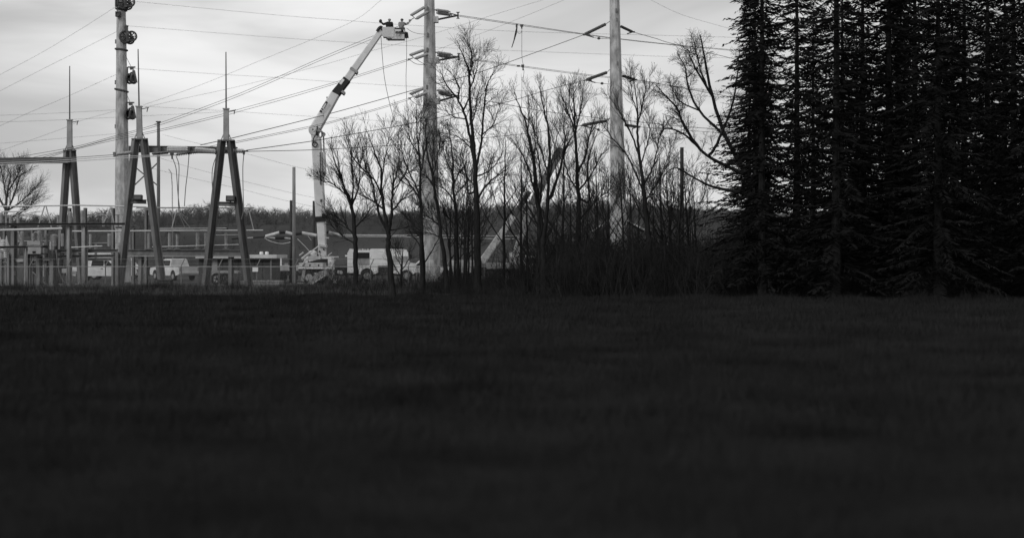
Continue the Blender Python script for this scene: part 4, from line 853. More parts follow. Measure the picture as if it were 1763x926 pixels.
def worker(label, loc, rz, cloth, hat, elbL, hanL, elbR, hanR, lean=(0, 0), bulk=1.):
    """standing figure 1.76 m tall; local x right, y forward"""
    t = thing('person', label, 'person', loc, rz)
    lx, ly = lean
    hip = (0, 0, .93); wa = (lx*.3, ly*.3, 1.1); ch = (lx*.7, ly*.7, 1.32); nk = (lx, ly, 1.47); hb = (lx*1.1, ly*1.15+.02, 1.56); hd = (lx*1.15, ly*1.2+.03, 1.66)
    sL = (lx-.2*bulk**.5, ly, 1.43); sR = (lx+.2*bulk**.5, ly, 1.43)
    legL = [(hip, .15), ((-.1, 0, .86), .1), ((-.13, .26, .62), .075), ((-.12, .02, .33), .055)]; legR = [(hip, .15), ((.1, 0, .86), .1), ((.13, .26, .62), .075), ((.12, .02, .33), .055)]
    body = skinned([[(hip, .12), (wa, .12), (ch, .14), (nk, .06), (hb, .07), (hd, .1)], [(ch, .14), (sL, .065), (elbL, .045), (hanL, .035)], [(ch, .14), (sR, .065), (elbR, .045), (hanR, .035)], [(hip, .12)]+[(p, r*.75) for p, r in legL[1:]], [(hip, .12)]+[(p, r*.75) for p, r in legR[1:]]])
    o = obj('body', body, 'skin', t)
    m_ = MB()
    for e, h, sg in ((elbL, hanL, -1), (elbR, hanR, 1)):
        e, h = Vector(e), Vector(h); dr = (h-e).normalized(); sd = dr.cross(Vector((0, 1, .3))).normalized(); nr = sd.cross(dr)
        m_.bar(h, h+dr*.08, .085, .035, .08, .03, ref=nr)
        for k, ln in enumerate((.07, .08, .075, .058)):
            b = h+dr*.078+sd*(k-1.5)*.021; m_.tube([b, b+dr*ln*.55+nr*.012, b+dr*ln*.8+nr*.04], [.01, .009, .007], 5)
        b = h+dr*.02+sd*sg*-.042; m_.tube([b, b+dr*.035+sd*sg*-.03, b+dr*.065+sd*sg*-.03+nr*.02], [.012, .011, .009], 5)
    obj('hands', m_, 'dark_cloth', o, world=False)
    hdv = Vector(hd); m_ = MB().ball(hdv+Vector((0, .105, -.015)), (.014, .025, .022), 6, 4)
    for sg in (-1, 1): m_.ball(hdv+Vector((sg*.035, .088, .015)), .012, 6, 4).ball(hdv+Vector((sg*.098, 0, -.01)), (.012, .025, .035), 6, 4)
    m_.box(hdv+Vector((0, .095, -.055)), (.05, .012, .01)); obj('face', m_, 'skin', o, world=False)
    obj('jacket', skinned([[((0, 0, .88), .16), (wa, .155*bulk), (ch, .175*bulk), ((lx, ly, 1.45), .1*bulk)], [(ch, .175*bulk), (sL, .09*bulk), (elbL, .07*bulk), (tuple(Vector(elbL).lerp(Vector(hanL), .88)), .055*bulk)], [(ch, .175*bulk), (sR, .09*bulk), (elbR, .07*bulk), (tuple(Vector(elbR).lerp(Vector(hanR), .88)), .055*bulk)]]), cloth, t)
    obj('trousers', skinned([legL, legR]), 'trousers', t)
    for x in (-.12, .12): obj('boot', MB().ball((x, .07, .28), (.055, .14, .06), 8, 6), 'black_paint', t, world=False)
    m_ = MB().ball(hdv+Vector((0, 0, .045)), (.125, .135, .1), 12, 8); m_.tube([hdv+Vector((0, .015, .04)), hdv+Vector((0, .015, .05))], [.137, .132], 14); obj('hard_hat', m_, hat, t, smooth=True, world=False)
    return t
zf = P(0, 65.5, DB).z+.05
hz = P(0, 35.4, DB).z-1.66
worker('person in a dark jacket in the bucket reaching one arm out left', (P(668.3, VH, DB).x, DB+.05, hz), R(-8), 'dark_cloth', 'hat_pale', (-.42, .1, 1.36), (-.62, .12, 1.58), (.30, .12, 1.16), (.36, .3, 1.0), (.08, 0), 1.42)
worker('person in grey work clothes in the bucket reaching right to the wire', (P(690.7, VH, DB).x, DB+.02, hz), R(-8), 'grey_cloth', 'hat_dark', (-.2, .25, 1.2), (.1, .4, 1.12), (.38, .15, 1.34), (.60, .18, 1.52), (.05, 0), 1.15)
single('glove_bag', MB().ball(P(655.2, 37, DB), (.13, .11, .16), 8, 6).bar(P(655.5, 38, DB), P(660, 42.5, DB), .12, .1), 'black_paint', 'black padded tool held out left of the dark-jacketed worker', 'line tool', P(655.2, 37, DB))

# crossed booms of another truck behind the thicket
t = thing('digger_truck', 'work truck with two crossed raised booms behind the thicket', 'utility truck', yard(880, 135)); d = 135.; s = d/F
tapered(t, 'lower_boom', P(829, 452, d), P(885.5, 371, d), 13*s, 10.5*s, .5, .45, 'worn_white')
tapered(t, 'boom_tip', P(885.5, 371, d), P(912, 330, d), 9.5*s, 8*s, .4, .35, 'dark_steel')
tapered(t, 'second_boom', P(888, 436, d+1.5), P(915, 352, d+1.5), 12*s, 12*s, .5, .5, 'worn_white')
tapered(t, 'second_boom_upper', P(915, 352, d+1.5), P(964, 262, d+1.5), 12*s, 14*s, .5, .5, 'grey_steel')
c = P(963.5, 263, d+1.5); obj('boom_elbow', MB().disc(c, (0, 1, 0), 8.5*s, .55, 16), 'grey_steel', t)
obj('turret', MB().box(P(886, 447, d+1), (.9, .9, 1.3)), 'worn_white', t)
obj('chassis', MB().box((P(880, VH, d).x, d+.6, .85), (5.2, .9, .3)), 'dark_steel', t)
obj('bed', MB().box((P(868, VH, d).x, d+.6, 1.3), (3.2, 2.2, .5)), 'grey_paint', t)
cb = obj('cab', MB().prism([(-.9, .6), (1.5, .6), (1.55, 1.2), (.75, 1.4), (.45, 2.2), (-.7, 2.25), (-.9, 2.1)], 2.1, 0, .1, 1.4), 'worn_white', t, world=False); cb.location = (1.9, .6, 0)
obj('cab_window', MB().box((-.1, -1.0, 1.75), (.9, .06, .5)), 'glass_dark', cb, world=False)
for u in (845, 862, 908): obj('wheel', MB().disc((P(u, VH, d).x, d-.35, .48), (0, 1, 0), .48, .3, 14), 'rubber', t)
# shed with a pale roof behind the right pole
d = 165.; s = d/F
t = thing('shed', 'shed with a pale gabled roof behind the right concrete pole', 'building', yard(1066, d))
xa, xb, xr = P(1022, VH, d).x, P(1112, VH, d).x, P(1064, VH, d).x; ze, zr = P(0, 397, d).z, P(0, 371, d).z
obj('wall', MB().box(((xa+xb)/2, d+3, (ze-.15)/2), (xb-xa-.5, 6, ze-.15)), 'panel_wall', t)
for xe in (xa, xb):
    m_ = MB(); m_.quadbox([Vector(p) for p in ((xe, d-.4, ze-.1), (xr, d-.4, zr-.1), (xr, d+6.4, zr-.1), (xe, d+6.4, ze-.1), (xe, d-.4, ze+.05), (xr, d-.4, zr+.05), (xr, d+6.4, zr+.05), (xe, d+6.4, ze+.05))]); obj('roof', m_, 'worn_white', t)
obj('gable', MB().prism([(xa+.4, ze-.15), (xb-.4, ze-.15), (xr, zr-.2)], .15, d+.1), 'panel_wall', t)
obj('door', MB().box((xr-.6, d-.03, 1.1), (1.6, .06, 2.1)), 'grey_paint', t)

# ------------------------------------------------------------------ bare trees
def tangent(pts, t):
    k = len(pts)-1; f = t*k; i = min(int(f), k-1); a, b = pts[i], pts[i+1]
    return a.lerp(b, f-i), (b-a).normalized()
def sprout(T, C, pts, r0, r1, level, maxl, L_, n, rg, up, t0=.2, spread=(24, 50)):
    for k in range(n):
        t = min(.98, t0+(1-t0)*(k+rg.random())/n)
        p, tg = tangent(pts, t); r = r0+(r1-r0)*t
        ln = L_*(1.12-.55*t)*rg.uniform(.6, 1.15)
        rc = max(.0068, min(r*.62, .012*ln+.004*(maxl-level)))
        ax = tg.orthogonal().normalized(); ax.rotate(Quaternion(tg, rg.uniform(0, 6.283)))
        dr = tg.copy(); dr.rotate(Quaternion(ax, R(rg.uniform(*spread)))); dr = (dr+Vector((0, 0, up*.25))).normalized()
        m = 4 if level <= 2 else 3; q = [p]; st = ln/m
        for j in range(m):
            dr = (dr+Vector((rg.gauss(0, .07), rg.gauss(0, .07), rg.gauss(0, .06)+up*.10))).normalized(); q.append(q[-1]+dr*st*rg.uniform(.8, 1.2))
        re = max(.0052, rc*.35); rad = [rc+(re-rc)*j/m for j in range(m+1)]
        (T if level <= 1 else C).tube(q, rad, 5 if level <= 1 else 3, cap=False)
        if level < maxl: sprout(T, C, q, rc, re, level+1, maxl, L_*.55, (n-2 if level < 3 else 2), rg, up, .12, spread)
def bare_tree(label, d, trunk, limbs, seed, L_=2.0, n=8, up=.4, spread=(18, 40), group='bare trees along the fence', maxl=4, auto=0, bark='bark', tw='twig', ydep=.55, t0=.3, name='bare_tree'):
    """trunk / limbs: pixel rows [(u, v, width_px), ...] at distance d"""
    rg = random.Random(seed); s = d/F
    b = P(trunk[0][0], VH, d); b.z = 0
    t = thing(name, label, 'tree', b, group=group)
    T, C = MB(), MB(); LINES = []
    def line(px, base=None):
        pts = [P(u, v, d) for u, v, _ in px]; rad = [max(.007, w_*s/2) for _, _, w_ in px]
        if base is None: pts[0].z = -.1
        if base is not None:      # a limb starts on the trunk or limb nearest to it
            best = min((p for ln in LINES for p in ln), key=lambda p: (p.x-pts[0].x)**2+(p.z-pts[0].z)**2)
            dy = best.y-pts[0].y; pts = [best.copy()]+[p+Vector((0, dy, 0)) for p in (pts[1:] if (best-pts[0]-Vector((0, dy, 0))).length < .5 else pts)]
            if len(pts) > len(rad): rad = [rad[0]]+rad
        q = catmull(pts, 5); k = len(q)-1
        yv = 0 if base is None else rg.uniform(-ydep, ydep)
        for i in range(k+1):
            if base is None or i: q[i] += Vector((rg.gauss(0, .02), yv*(i/k)*(P(px[-1][0], px[-1][1], d)-pts[0]).length*.6+rg.gauss(0, .02), 0))
        rr = []
        for i in range(k+1):
            f = i/5; a = min(int(f), len(rad)-2); rr.append(rad[a]+(rad[a+1]-rad[a])*(f-a))
        if base is None: rr[0] *= 1.5; rr[1] *= 1.12
        T.tube(q, rr, 8 if base is None else 6, cap=False); LINES.append([a.lerp(b_, j/4) for a, b_ in zip(q[:-1], q[1:]) for j in range(4)]); return q, rr
    q, rr = line(trunk)
    sprout(T, C, q, rr[0], rr[-1], 2, maxl, L_*.75, n+auto, rg, up, t0, spread)
    for lm in limbs:
        q2, r2 = line(lm, 1)
        sprout(T, C, q2, r2[0], r2[-1], 2, maxl+0, L_*.8, n+2, rg, up, .18, spread)
        sprout(T, C, q2, r2[0], r2[-1], 1, maxl, L_*1.0, 3, rg, up, .25, spread)
    obj('trunk', T, bark, t, smooth=True); obj('crown', C, tw, t)
    return t
bare_tree('slim vase-shaped bare tree right beside the white boom', 90, [(613, 500, 9), (612, 440, 8), (610, 395, 7), (606, 355, 5.5), (594, 325, 3), (578, 285, 2), (568, 250, 1)],
    [[(609, 362, 5), (598, 335, 3.2), (588, 300, 2.4), (584, 262, 1)], [(607, 358, 4), (608, 320, 2.6), (606, 280, 2), (602, 240, .8)], [(608, 352, 4), (617, 320, 2.4), (620, 280, 1.6), (627, 250, .8)], [(611, 392, 3), (628, 375, 2), (645, 350, 1)], [(610, 405, 3), (592, 385, 2), (572, 366, 1)], [(602, 340, 2.6), (575, 318, 1.8), (556, 312, .8)], [(609, 420, 2.6), (588, 405, 1.7), (566, 384, .8)]], 11)
bare_tree('forked bare tree with a curved dark trunk before the service truck', 80, [(676, 515, 12), (673, 470, 10.5), (668, 430, 8.5), (668, 402, 8), (663, 370, 5.5), (657, 330, 4.5), (655, 290, 3.2), (640, 250, 2), (630, 222, 1)],
    [[(668, 405, 6), (675, 372, 4.5), (678, 330, 3.4), (688, 290, 2.2), (690, 235, 1)], [(667, 400, 5), (652, 365, 4), (643, 320, 3), (632, 290, 2.2), (622, 240, 1)], [(656, 340, 3.4), (645, 310, 2.6), (615, 280, 1.8), (600, 240, .8)], [(657, 325, 3), (660, 290, 2.2), (668, 250, 1.6), (672, 222, .8)], [(676, 365, 3), (692, 345, 2), (712, 325, 1)], [(660, 360, 3.5), (640, 345, 2.2), (612, 330, 1)], [(672, 398, 2.4), (700, 392, 1.6), (725, 383, .8)], [(678, 330, 2.6), (700, 300, 1.8), (708, 260, .8)]], 12)
bare_tree('straight bare tree growing against the left edge of the middle concrete pole', 88, [(728, 498, 9), (726, 440, 7.5), (725, 380, 6), (724, 330, 5), (723, 280, 3.6), (718, 230, 2.2), (716, 180, 1)],
    [[(724, 340, 3.4), (714, 315, 2.6), (700, 285, 2), (690, 250, 1)], [(724, 345, 3), (712, 325, 2.2), (694, 300, 1.4), (680, 285, .7)], [(723, 300, 2.6), (730, 270, 1.8), (735, 235, .8)], [(721, 270, 2.4), (706, 240, 1.6), (700, 205, .8)], [(725, 400, 2.4), (705, 380, 1.6), (688, 362, .8)], [(719, 250, 2), (724, 215, 1.4), (727, 185, .7)]], 13)
bare_tree('bare tree leaning left across the middle concrete pole', 86, [(771, 500, 9.5), (766, 450, 7.5), (759, 405, 6), (752, 350, 5), (744, 300, 3.8), (735, 260, 2.6), (733, 215, 1.2)],
    [[(750, 340, 3), (745, 290, 2.4), (747, 245, 1.4), (744, 215, .7)], [(756, 390, 3), (740, 375, 2), (722, 362, .9)], [(748, 325, 2.6), (736, 305, 1.8), (722, 296, .8)], [(760, 410, 2.4), (742, 402, 1.6), (728, 400, .7)], [(744, 305, 2.2), (752, 275, 1.6), (757, 240, .7)]], 14)
bare_tree('thin straight bare tree just right of the leaning tree', 92, [(788, 496, 7), (787, 440, 6), (785, 370, 5), (781, 320, 4), (779, 270, 2.8), (774, 225, 1)],
    [[(783, 350, 2.6), (770, 330, 1.8), (757, 320, .8)], [(781, 320, 2.6), (792, 290, 1.6), (797, 260, .7)], [(780, 300, 2.2), (766, 270, 1.6), (760, 235, .7)], [(785, 390, 2.2), (772, 375, 1.5), (760, 365, .7)], [(780, 340, 2), (796, 322, 1.4), (808, 305, .7)], [(786, 380, 2), (801, 368, 1.4), (812, 352, .6)]], 15, L_=1.6)
bare_tree('tallest bare tree with thick dark trunk right of the middle concrete pole', 84, [(823, 505, 15), (822, 440, 12), (821, 370, 10), (819, 310, 8), (816, 260, 6.5), (812, 215, 5.5), (809, 165, 4.5), (807, 125, 3.5), (797, 95, 2), (787, 70, 1)],
    [[(817, 280, 6), (811, 245, 5), (802, 205, 4.2), (790, 175, 3.2), (768, 145, 2.4), (756, 118, 1.2)], [(789, 172, 2.6), (790, 150, 2), (782, 132, 1.3), (772, 120, .7)], [(820, 290, 4.5), (829, 245, 3.8), (833, 190, 3), (840, 150, 2), (850, 130, .9)], [(808, 135, 2.8), (813, 105, 2.2), (808, 75, 1)], [(809, 155, 2.5), (819, 130, 1.8), (824, 100, .8)], [(822, 345, 4), (838, 318, 3), (858, 300, 2), (880, 286, .9)], [(820, 305, 3), (840, 295, 2.2), (862, 270, 1.5), (866, 235, .7)], [(820, 330, 4), (806, 332, 3.4), (804, 310, 2.8), (798, 280, 2), (792, 250, .9)], [(829, 235, 2.4), (850, 215, 1.8), (862, 180, .8)], [(812, 215, 2.6), (820, 185, 1.8), (826, 150, .8)], [(802, 205, 2.4), (780, 200, 1.7), (762, 185, .8)], [(815, 262, 2.4), (795, 240, 1.6), (775, 232, .8)], [(819, 320, 2.4), (800, 300, 1.6), (787, 280, .7)]], 16, L_=2.0, up=.35, spread=(28, 55))
bare_tree('multi-stemmed bare tree left of the dark cedar mound', 83, [(936, 505, 14), (934, 440, 12), (930, 380, 9), (924, 330, 7), (917, 270, 5), (908, 220, 3.2), (893, 180, 1.8), (885, 158, .8)],
    [[(936, 430, 8), (941, 370, 6.5), (944, 310, 5), (944, 240, 3.8), (934, 190, 2.2), (926, 158, .9)], [(941, 350, 6), (955, 320, 5), (966, 285, 4), (974, 255, 2.6), (985, 235, 1)], [(926, 340, 4), (922, 290, 3.2), (910, 240, 2.2), (911, 160, .9)], [(930, 370, 4.5), (918, 320, 3.2), (903, 275, 2.2), (880, 240, 1)], [(934, 360, 4), (932, 300, 3), (922, 240, 2), (915, 190, .9)], [(944, 300, 3), (934, 270, 2.4), (924, 230, 1.6), (924, 175, .7)], [(932, 400, 3), (915, 365, 2.2), (893, 330, 1)], [(970, 270, 2.6), (972, 235, 1.8), (962, 205, .8)], [(940, 330, 3), (950, 280, 2), (960, 230, .9)]], 17, L_=1.9, up=.6)
bare_tree('straight dense bare tree between the mound and the right concrete pole', 86, [(994, 500, 12), (995, 430, 10), (996, 370, 8), (995, 320, 6.5), (992, 260, 5), (990, 215, 4), (988, 175, 2.2), (988, 148, .9)],
    [[(994, 300, 4), (1008, 270, 3.2), (1014, 240, 2.4), (1022, 205, 1)], [(992, 240, 3), (982, 205, 2.2), (966, 165, 1)], [(991, 225, 3), (1000, 190, 2), (1005, 160, .8)], [(1014, 345, 4), (1010, 290, 3), (1020, 250, 2), (1030, 225, .8)], [(995, 330, 3.4), (1018, 300, 2.4), (1036, 265, 1.2)], [(994, 330, 3), (978, 300, 2.2), (968, 260, 1)], [(990, 210, 2.4), (981, 180, 1.6), (980, 155, .7)], [(996, 380, 3), (1022, 350, 2), (1046, 330, .8)]], 18, L_=1.8, up=.6)
bare_tree('open bare tree right of the right concrete pole', 85, [(1118, 505, 12), (1118, 430, 10), (1111, 360, 8), (1106, 310, 6), (1100, 260, 4.5), (1097, 220, 3.6), (1097, 180, 2.4), (1090, 135, 1)],
    [[(1098, 215, 3), (1106, 180, 2.2), (1112, 140, .9)], [(1100, 270, 3.4), (1085, 225, 2.6), (1066, 190, 1.8), (1050, 165, .8)], [(1107, 320, 3.6), (1123, 290, 2.6), (1133, 250, 1.8), (1138, 225, .8)], [(1108, 330, 3.4), (1080, 270, 2.4), (1050, 235, 1.6), (1030, 205, .7)], [(1102, 285, 2.6), (1116, 240, 1.8), (1118, 200, .8)], [(1111, 345, 3), (1135, 310, 2.2), (1160, 245, .9)], [(1115, 390, 3), (1092, 345, 2), (1076, 320, .8)], [(1098, 200, 2), (1088, 165, 1.4), (1083, 130, .6)]], 19, L_=1.7, up=.5)
bare_tree('wide crooked bare tree reaching in from the right edge', 86, [(1352, 520, 22), (1345, 440, 17), (1328, 370, 13), (1290, 310, 9), (1245, 225, 6.5), (1218, 130, 4.5), (1207, 60, 2)],
    [[(1285, 305, 7), (1215, 268, 5), (1178, 222, 5), (1162, 190, 3.4), (1140, 168, 2), (1124, 152, 1)], [(1250, 240, 5), (1206, 190, 4), (1188, 150, 3.2), (1184, 115, 2.6), (1172, 88, 1)], [(1200, 255, 5), (1175, 232, 3), (1145, 222, 2.2), (1133, 240, 1)], [(1215, 170, 5), (1196, 120, 3), (1180, 88, 1)], [(1188, 235, 3.6), (1172, 205, 2.4), (1160, 165, 1)], [(1300, 345, 8), (1225, 322, 4), (1190, 306, 2.8), (1160, 292, 2), (1142, 300, 1)], [(1300, 340, 9), (1300, 250, 6), (1310, 170, 3.5), (1318, 100, 1.2)], [(1230, 250, 5), (1255, 180, 3.4), (1262, 100, 1.2)], [(1200, 195, 3), (1172, 172, 2), (1155, 140, .9)], [(1215, 150, 3.5), (1200, 105, 2.2), (1193, 70, .9)]], 20, L_=1.4, n=11, up=.15, spread=(30, 62))
for (lb, ub, d, vt, sd) in (('small bare tree beneath the wide crooked tree', 1158, 92, 285, 31), ('slender bare tree beside the dark wooden pole', 1188, 90, 300, 32), ('thin sapling between the tallest tree and crossed booms', 868, 95, 235, 33), ('thin sapling over the tip of the dark boom', 897, 97, 250, 34), ('sapling leaning beside the right concrete pole base', 1046, 90, 300, 35), ('low bare tree just left of the right concrete pole', 1030, 95, 270, 36), ('thin bare sapling above the dark cedar mound', 968, 96, 215, 37), ('slight sapling between the leaning and thin straight trees', 800, 98, 330, 38), ('spindly sapling at the left edge of the middle concrete pole', 731, 96, 345, 39), ('short leaning sapling before the service truck cab', 690, 90, 425, 42), ('upright sapling at the foot of the second boom', 908, 90, 300, 44), ('sapling with raised twigs right of the open bare tree', 1140, 94, 250, 45)):
    rg = random.Random(sd); k = rg.uniform(-12, 12); h = 495-vt
    tr = [(ub, 498, 5.5), (ub+k*.2, 498-h*.35, 4.4), (ub+k*.6, 498-h*.65, 3), (ub+k, vt, .8)]
    lim = []
    for f in (.3, .45, .55, .68, .78):
        sx = rg.choice((-1, 1)); a = (ub+k*f, 498-h*f, 3*(1.1-f)); ln = h*(1-f)*.75+10
        lim.append([a, (a[0]+sx*ln*.28, a[1]-ln*.45, 1.8*(1.1-f)), (a[0]+sx*ln*.42, a[1]-ln, .6)])
    bare_tree(lb, d, tr, lim, sd, L_=1.3, n=5, maxl=3, up=.5, spread=(22, 44), group='bare saplings along the fence', name='bare_sapling')
rg0 = random.Random(9)
for k in range(44):
    ub = (rg0.uniform(900, 1215) if k % 4 else rg0.uniform(770, 816)); d = rg0.uniform(82, 99); vt = rg0.uniform(255, 400); h = 500-vt; kx = rg0.uniform(-22, 22); w_ = rg0.uniform(2.2, 4.6)
    tr = [(ub, 500, w_), (ub+kx*.15, 500-h*.35, w_*.8), (ub+kx*.5, 500-h*.7, w_*.5), (ub+kx, vt, .7)]
    lim = []
    for f in (.35, .5, .62, .72):
        sx = rg0.choice((-1, 1)); a = (ub+kx*f*f, 500-h*f, w_*.6*(1.1-f)); ln = h*(1-f)*.8+8
        lim.append([a, (a[0]+sx*ln*.3, a[1]-ln*.45, w_*.36*(1.1-f)), (a[0]+sx*ln*rg0.uniform(.3, .7), a[1]-ln, .6)])
    bare_tree('thin dark sapling among many crowding the thicket right of the tallest tree', d, tr, lim, 200+k, L_=1.2, n=5, maxl=3, up=.45, spread=(22, 48), group='thin saplings crowding the thicket', name='thicket_sapling')
bare_tree('distant rounded bare tree at the far left edge', 170, [(8, 478, 7), (8, 400, 6), (10, 355, 5), (14, 325, 3.4), (20, 295, 1.2)],
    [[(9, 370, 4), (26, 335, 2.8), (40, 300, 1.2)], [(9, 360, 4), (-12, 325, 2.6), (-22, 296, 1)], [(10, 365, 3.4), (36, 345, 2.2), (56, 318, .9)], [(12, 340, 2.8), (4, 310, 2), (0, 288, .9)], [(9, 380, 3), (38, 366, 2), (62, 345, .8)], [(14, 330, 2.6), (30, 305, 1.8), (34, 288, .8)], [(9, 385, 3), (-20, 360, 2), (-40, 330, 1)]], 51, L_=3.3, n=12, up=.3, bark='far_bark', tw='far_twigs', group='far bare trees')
print('trees done')

# ------------------------------------------------------------------ replicated plant masses (numpy)
def spike(p, q, r, V, Fc, rr):
    """three-sided spike from p to q"""
    o = len(V); d_ = q-p; u = d_.orthogonal().normalized(); v = d_.cross(u).normalized()
    for k in range(3): V.append(p+(u*math.cos(2.094*k)+v*math.sin(2.094*k))*r)
    V.append(q)
    for k in range(3): Fc.append((o+k, o+(k+1) % 3, o+3))
def variant_bush(rg, h, n, lean=.35, r=.012, twigs=4):
    V, Fc = [], []
    for i in range(n):
        b = Vector((rg.gauss(0, .35), rg.gauss(0, .35), -.05)); hh = h*rg.uniform(.45, 1.0)
        d_ = Vector((rg.gauss(0, lean), rg.gauss(0, lean), 1)).normalized(); p = b; m = b+d_*hh*.5+Vector((rg.gauss(0, .08), rg.gauss(0, .08), 0)); e = m+(d_+Vector((rg.gauss(0, .3), rg.gauss(0, .3), .1))).normalized()*hh*.5
        spike(p, m+(m-p)*.3, r*1.3, V, Fc, 0); spike(m, e, r, V, Fc, 0)
        for k in range(twigs):
            f = rg.uniform(.25, 1); q = p.lerp(e, f); dd = (d_*.6+Vector((rg.gauss(0, .7), rg.gauss(0, .7), rg.gauss(.15, .3)))).normalized()
            spike(q, q+dd*hh*rg.uniform(.12, .32), r*.6, V, Fc, 0)
    return np.array([tuple(v) for v in V]), np.array(Fc)
def variant_tree(rg, h, nb=90):
    V, Fc = [], []
    top = Vector((rg.gauss(0, .3), rg.gauss(0, .3), h*.72)); spike(Vector((0, 0, -.2)), top, .13, V, Fc, 0)
    for i in range(19):
        f = rg.uniform(.02, .95); p = top*f; a = rg.uniform(0, 6.283); ln = h*(.22*(1-f)+.26)*rg.uniform(.6, 1.2)
        d_ = Vector((math.cos(a), math.sin(a), rg.uniform(.5, 1.4))).normalized(); e = p+d_*ln; spike(p, e, .045, V, Fc, 0)
        for k in range(4):
            q = p.lerp(e, rg.uniform(.2, 1)); dd = (d_+Vector((rg.gauss(0, .6), rg.gauss(0, .6), rg.gauss(.2, .3)))).normalized(); e2 = q+dd*ln*rg.uniform(.3, .6); spike(q, e2, .036, V, Fc, 0)
    return np.array([tuple(v) for v in V]), np.array(Fc)
def scatter(name, variants, places, m):
    """places: (x, y, z, scale, rot)"""
    Vs, Fs = [], []; o = 0
    for i, (x, y, z, sc_, a) in enumerate(places):
        v, f = variants[i % len(variants)]; c, s_ = math.cos(a), math.sin(a)
        q = np.empty_like(v); q[:, 0] = (v[:, 0]*c-v[:, 1]*s_)*sc_+x; q[:, 1] = (v[:, 0]*s_+v[:, 1]*c)*sc_+y; q[:, 2] = v[:, 2]*sc_+z
        Vs.append(q); Fs.append(f+o); o += len(v)
    ob = bpy.data.objects.new(name, np_mesh(name, np.concatenate(Vs), np.concatenate(Fs), m)); COL.objects.link(ob); return ob
rg = random.Random(77)
# far wood on and in front of the low hill
var = [variant_tree(rg, rg.uniform(3.2, 4.6)) for _ in range(8)]
pl = []
for row in range(15):
    y = 318+row*8.3
    x = -170+rg.uniform(0, 4); dn = .5 if row >= 9 else 1.2
    while x < 190:
        sc_ = rg.uniform(.55, 1.1)*(1+.25*math.sin(x*.055+.6)+.15*math.sin(x*.21+row))*(1.05 if row >= 9 else .95)
        pl.append((x, y+rg.uniform(-5, 5), float(hill_z(x, y))-.2, sc_, rg.uniform(0, 6.28))); x += rg.uniform(1.6, 4.2)*dn
bv = [variant_bush(rg, 2.2, 14, .5, .06, 3) for _ in range(5)]; bp_ = []
for row in range(6):
    y = 396+row*8; x = -170
    while x < 190: bp_.append((x, y+rg.uniform(-3, 3), float(hill_z(x, y))-.2, rg.uniform(.7, 1.5), rg.uniform(0, 6.28))); x += rg.uniform(.9, 2.2)
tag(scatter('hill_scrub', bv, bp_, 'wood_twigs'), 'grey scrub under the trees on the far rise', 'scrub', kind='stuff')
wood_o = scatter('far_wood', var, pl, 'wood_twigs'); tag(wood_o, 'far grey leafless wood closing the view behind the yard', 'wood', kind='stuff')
# near thicket: low tangle plus taller thin stems, thicker to the right
var = [variant_bush(rg, 1.0, 15, .45, .009, 5) for _ in range(7)]
tall = [variant_bush(rg, 1.0, 9, .18, .0055, 7) for _ in range(8)]
pl = []; pt = []
for i in range(1700):
    d = rg.uniform(80, 99); u = 560+(rg.random()**.72)*1240; f = min(1.1, (u-560)/640)
    if rg.random() > .45+.6*f: continue
    if math.sin(u*.037+d*.3)*math.sin(u*.011-d*.17) > .55: continue
    p = P(u, VH, d); pl.append((p.x, d, float(ground_z(p.x, d)), (.55+.75*f)*rg.choice((.5, .7, .9, 1.1, 1.5))*rg.uniform(.8, 1.2), rg.uniform(0, 6.28)))
for i in range(760):
    d = rg.uniform(80, 99); u = rg.gauss(1000, 45) if i % 3 == 0 else rg.uniform(780, 1300)
    if 820 < u < 930 and rg.random() < .85: continue
    f = (u-780)/440; hh = (1.6+2.0*max(0, f))*rg.uniform(.5, 1.15)
    if i % 3 == 0: hh = max(1.2, (P(u, 345+abs(u-990)*1.1, d).z)*rg.uniform(.5, 1.08))
    p = P(u, VH, d); pt.append((p.x, d, float(ground_z(p.x, d)), hh, rg.uniform(0, 6.28)))
for i in range(420):
    d = rg.uniform(70, 84); u = rg.uniform(560, 1800); f = (u-560)/640
    if math.sin(u*.021+d*.5)+math.sin(u*.053) < .1: continue
    p = P(u, VH, d); pl.append((p.x, d, float(ground_z(p.x, d)), rg.uniform(.25, .8)*(.7+.5*min(f, 1)), rg.uniform(0, 6.28)))
for i in range(520):
    d = rg.uniform(82, 99); u = rg.uniform(1030, 1330); p = P(u, VH, d)
    pt.append((p.x, d, float(ground_z(p.x, d)), rg.choice((1.6, 2.2, 2.8, 3.6, 4.6))*rg.uniform(.8, 1.15), rg.uniform(0, 6.28)))
for i in range(260):
    d = rg.uniform(84, 99); u = rg.uniform(560, 1040); p = P(u, VH, d)
    pt.append((p.x, d, float(ground_z(p.x, d)), rg.choice((.7, 1., 1.4, 2.))*rg.uniform(.8, 1.15), rg.uniform(0, 6.28)))
o = scatter('thicket', var, pl, 'brush'); tag(o, 'dark tangled leafless thicket under the trees', 'thicket', kind='stuff')
o = scatter('tall_brush', tall, pt, 'brush'); tag(o, 'taller thin leafless stems standing in the thicket', 'brush', kind='stuff')
r_ = np.random.default_rng(8); n = 42000
y = r_.uniform(83, 99.5, n); x = r_.uniform(-.36, .30, n)*y; hh = .34*r_.uniform(.25, 1.2, n)*(.35+1.1*np.abs(np.sin(x*.7+y*.4)*np.sin(x*.23-y*.6+1)))
a = r_.uniform(0, 6.283, n); ld = r_.uniform(0, 6.283, n); ln = np.abs(r_.normal(0, .5, n))*hh; w = .018; zb = ground_z(x, y)-.03
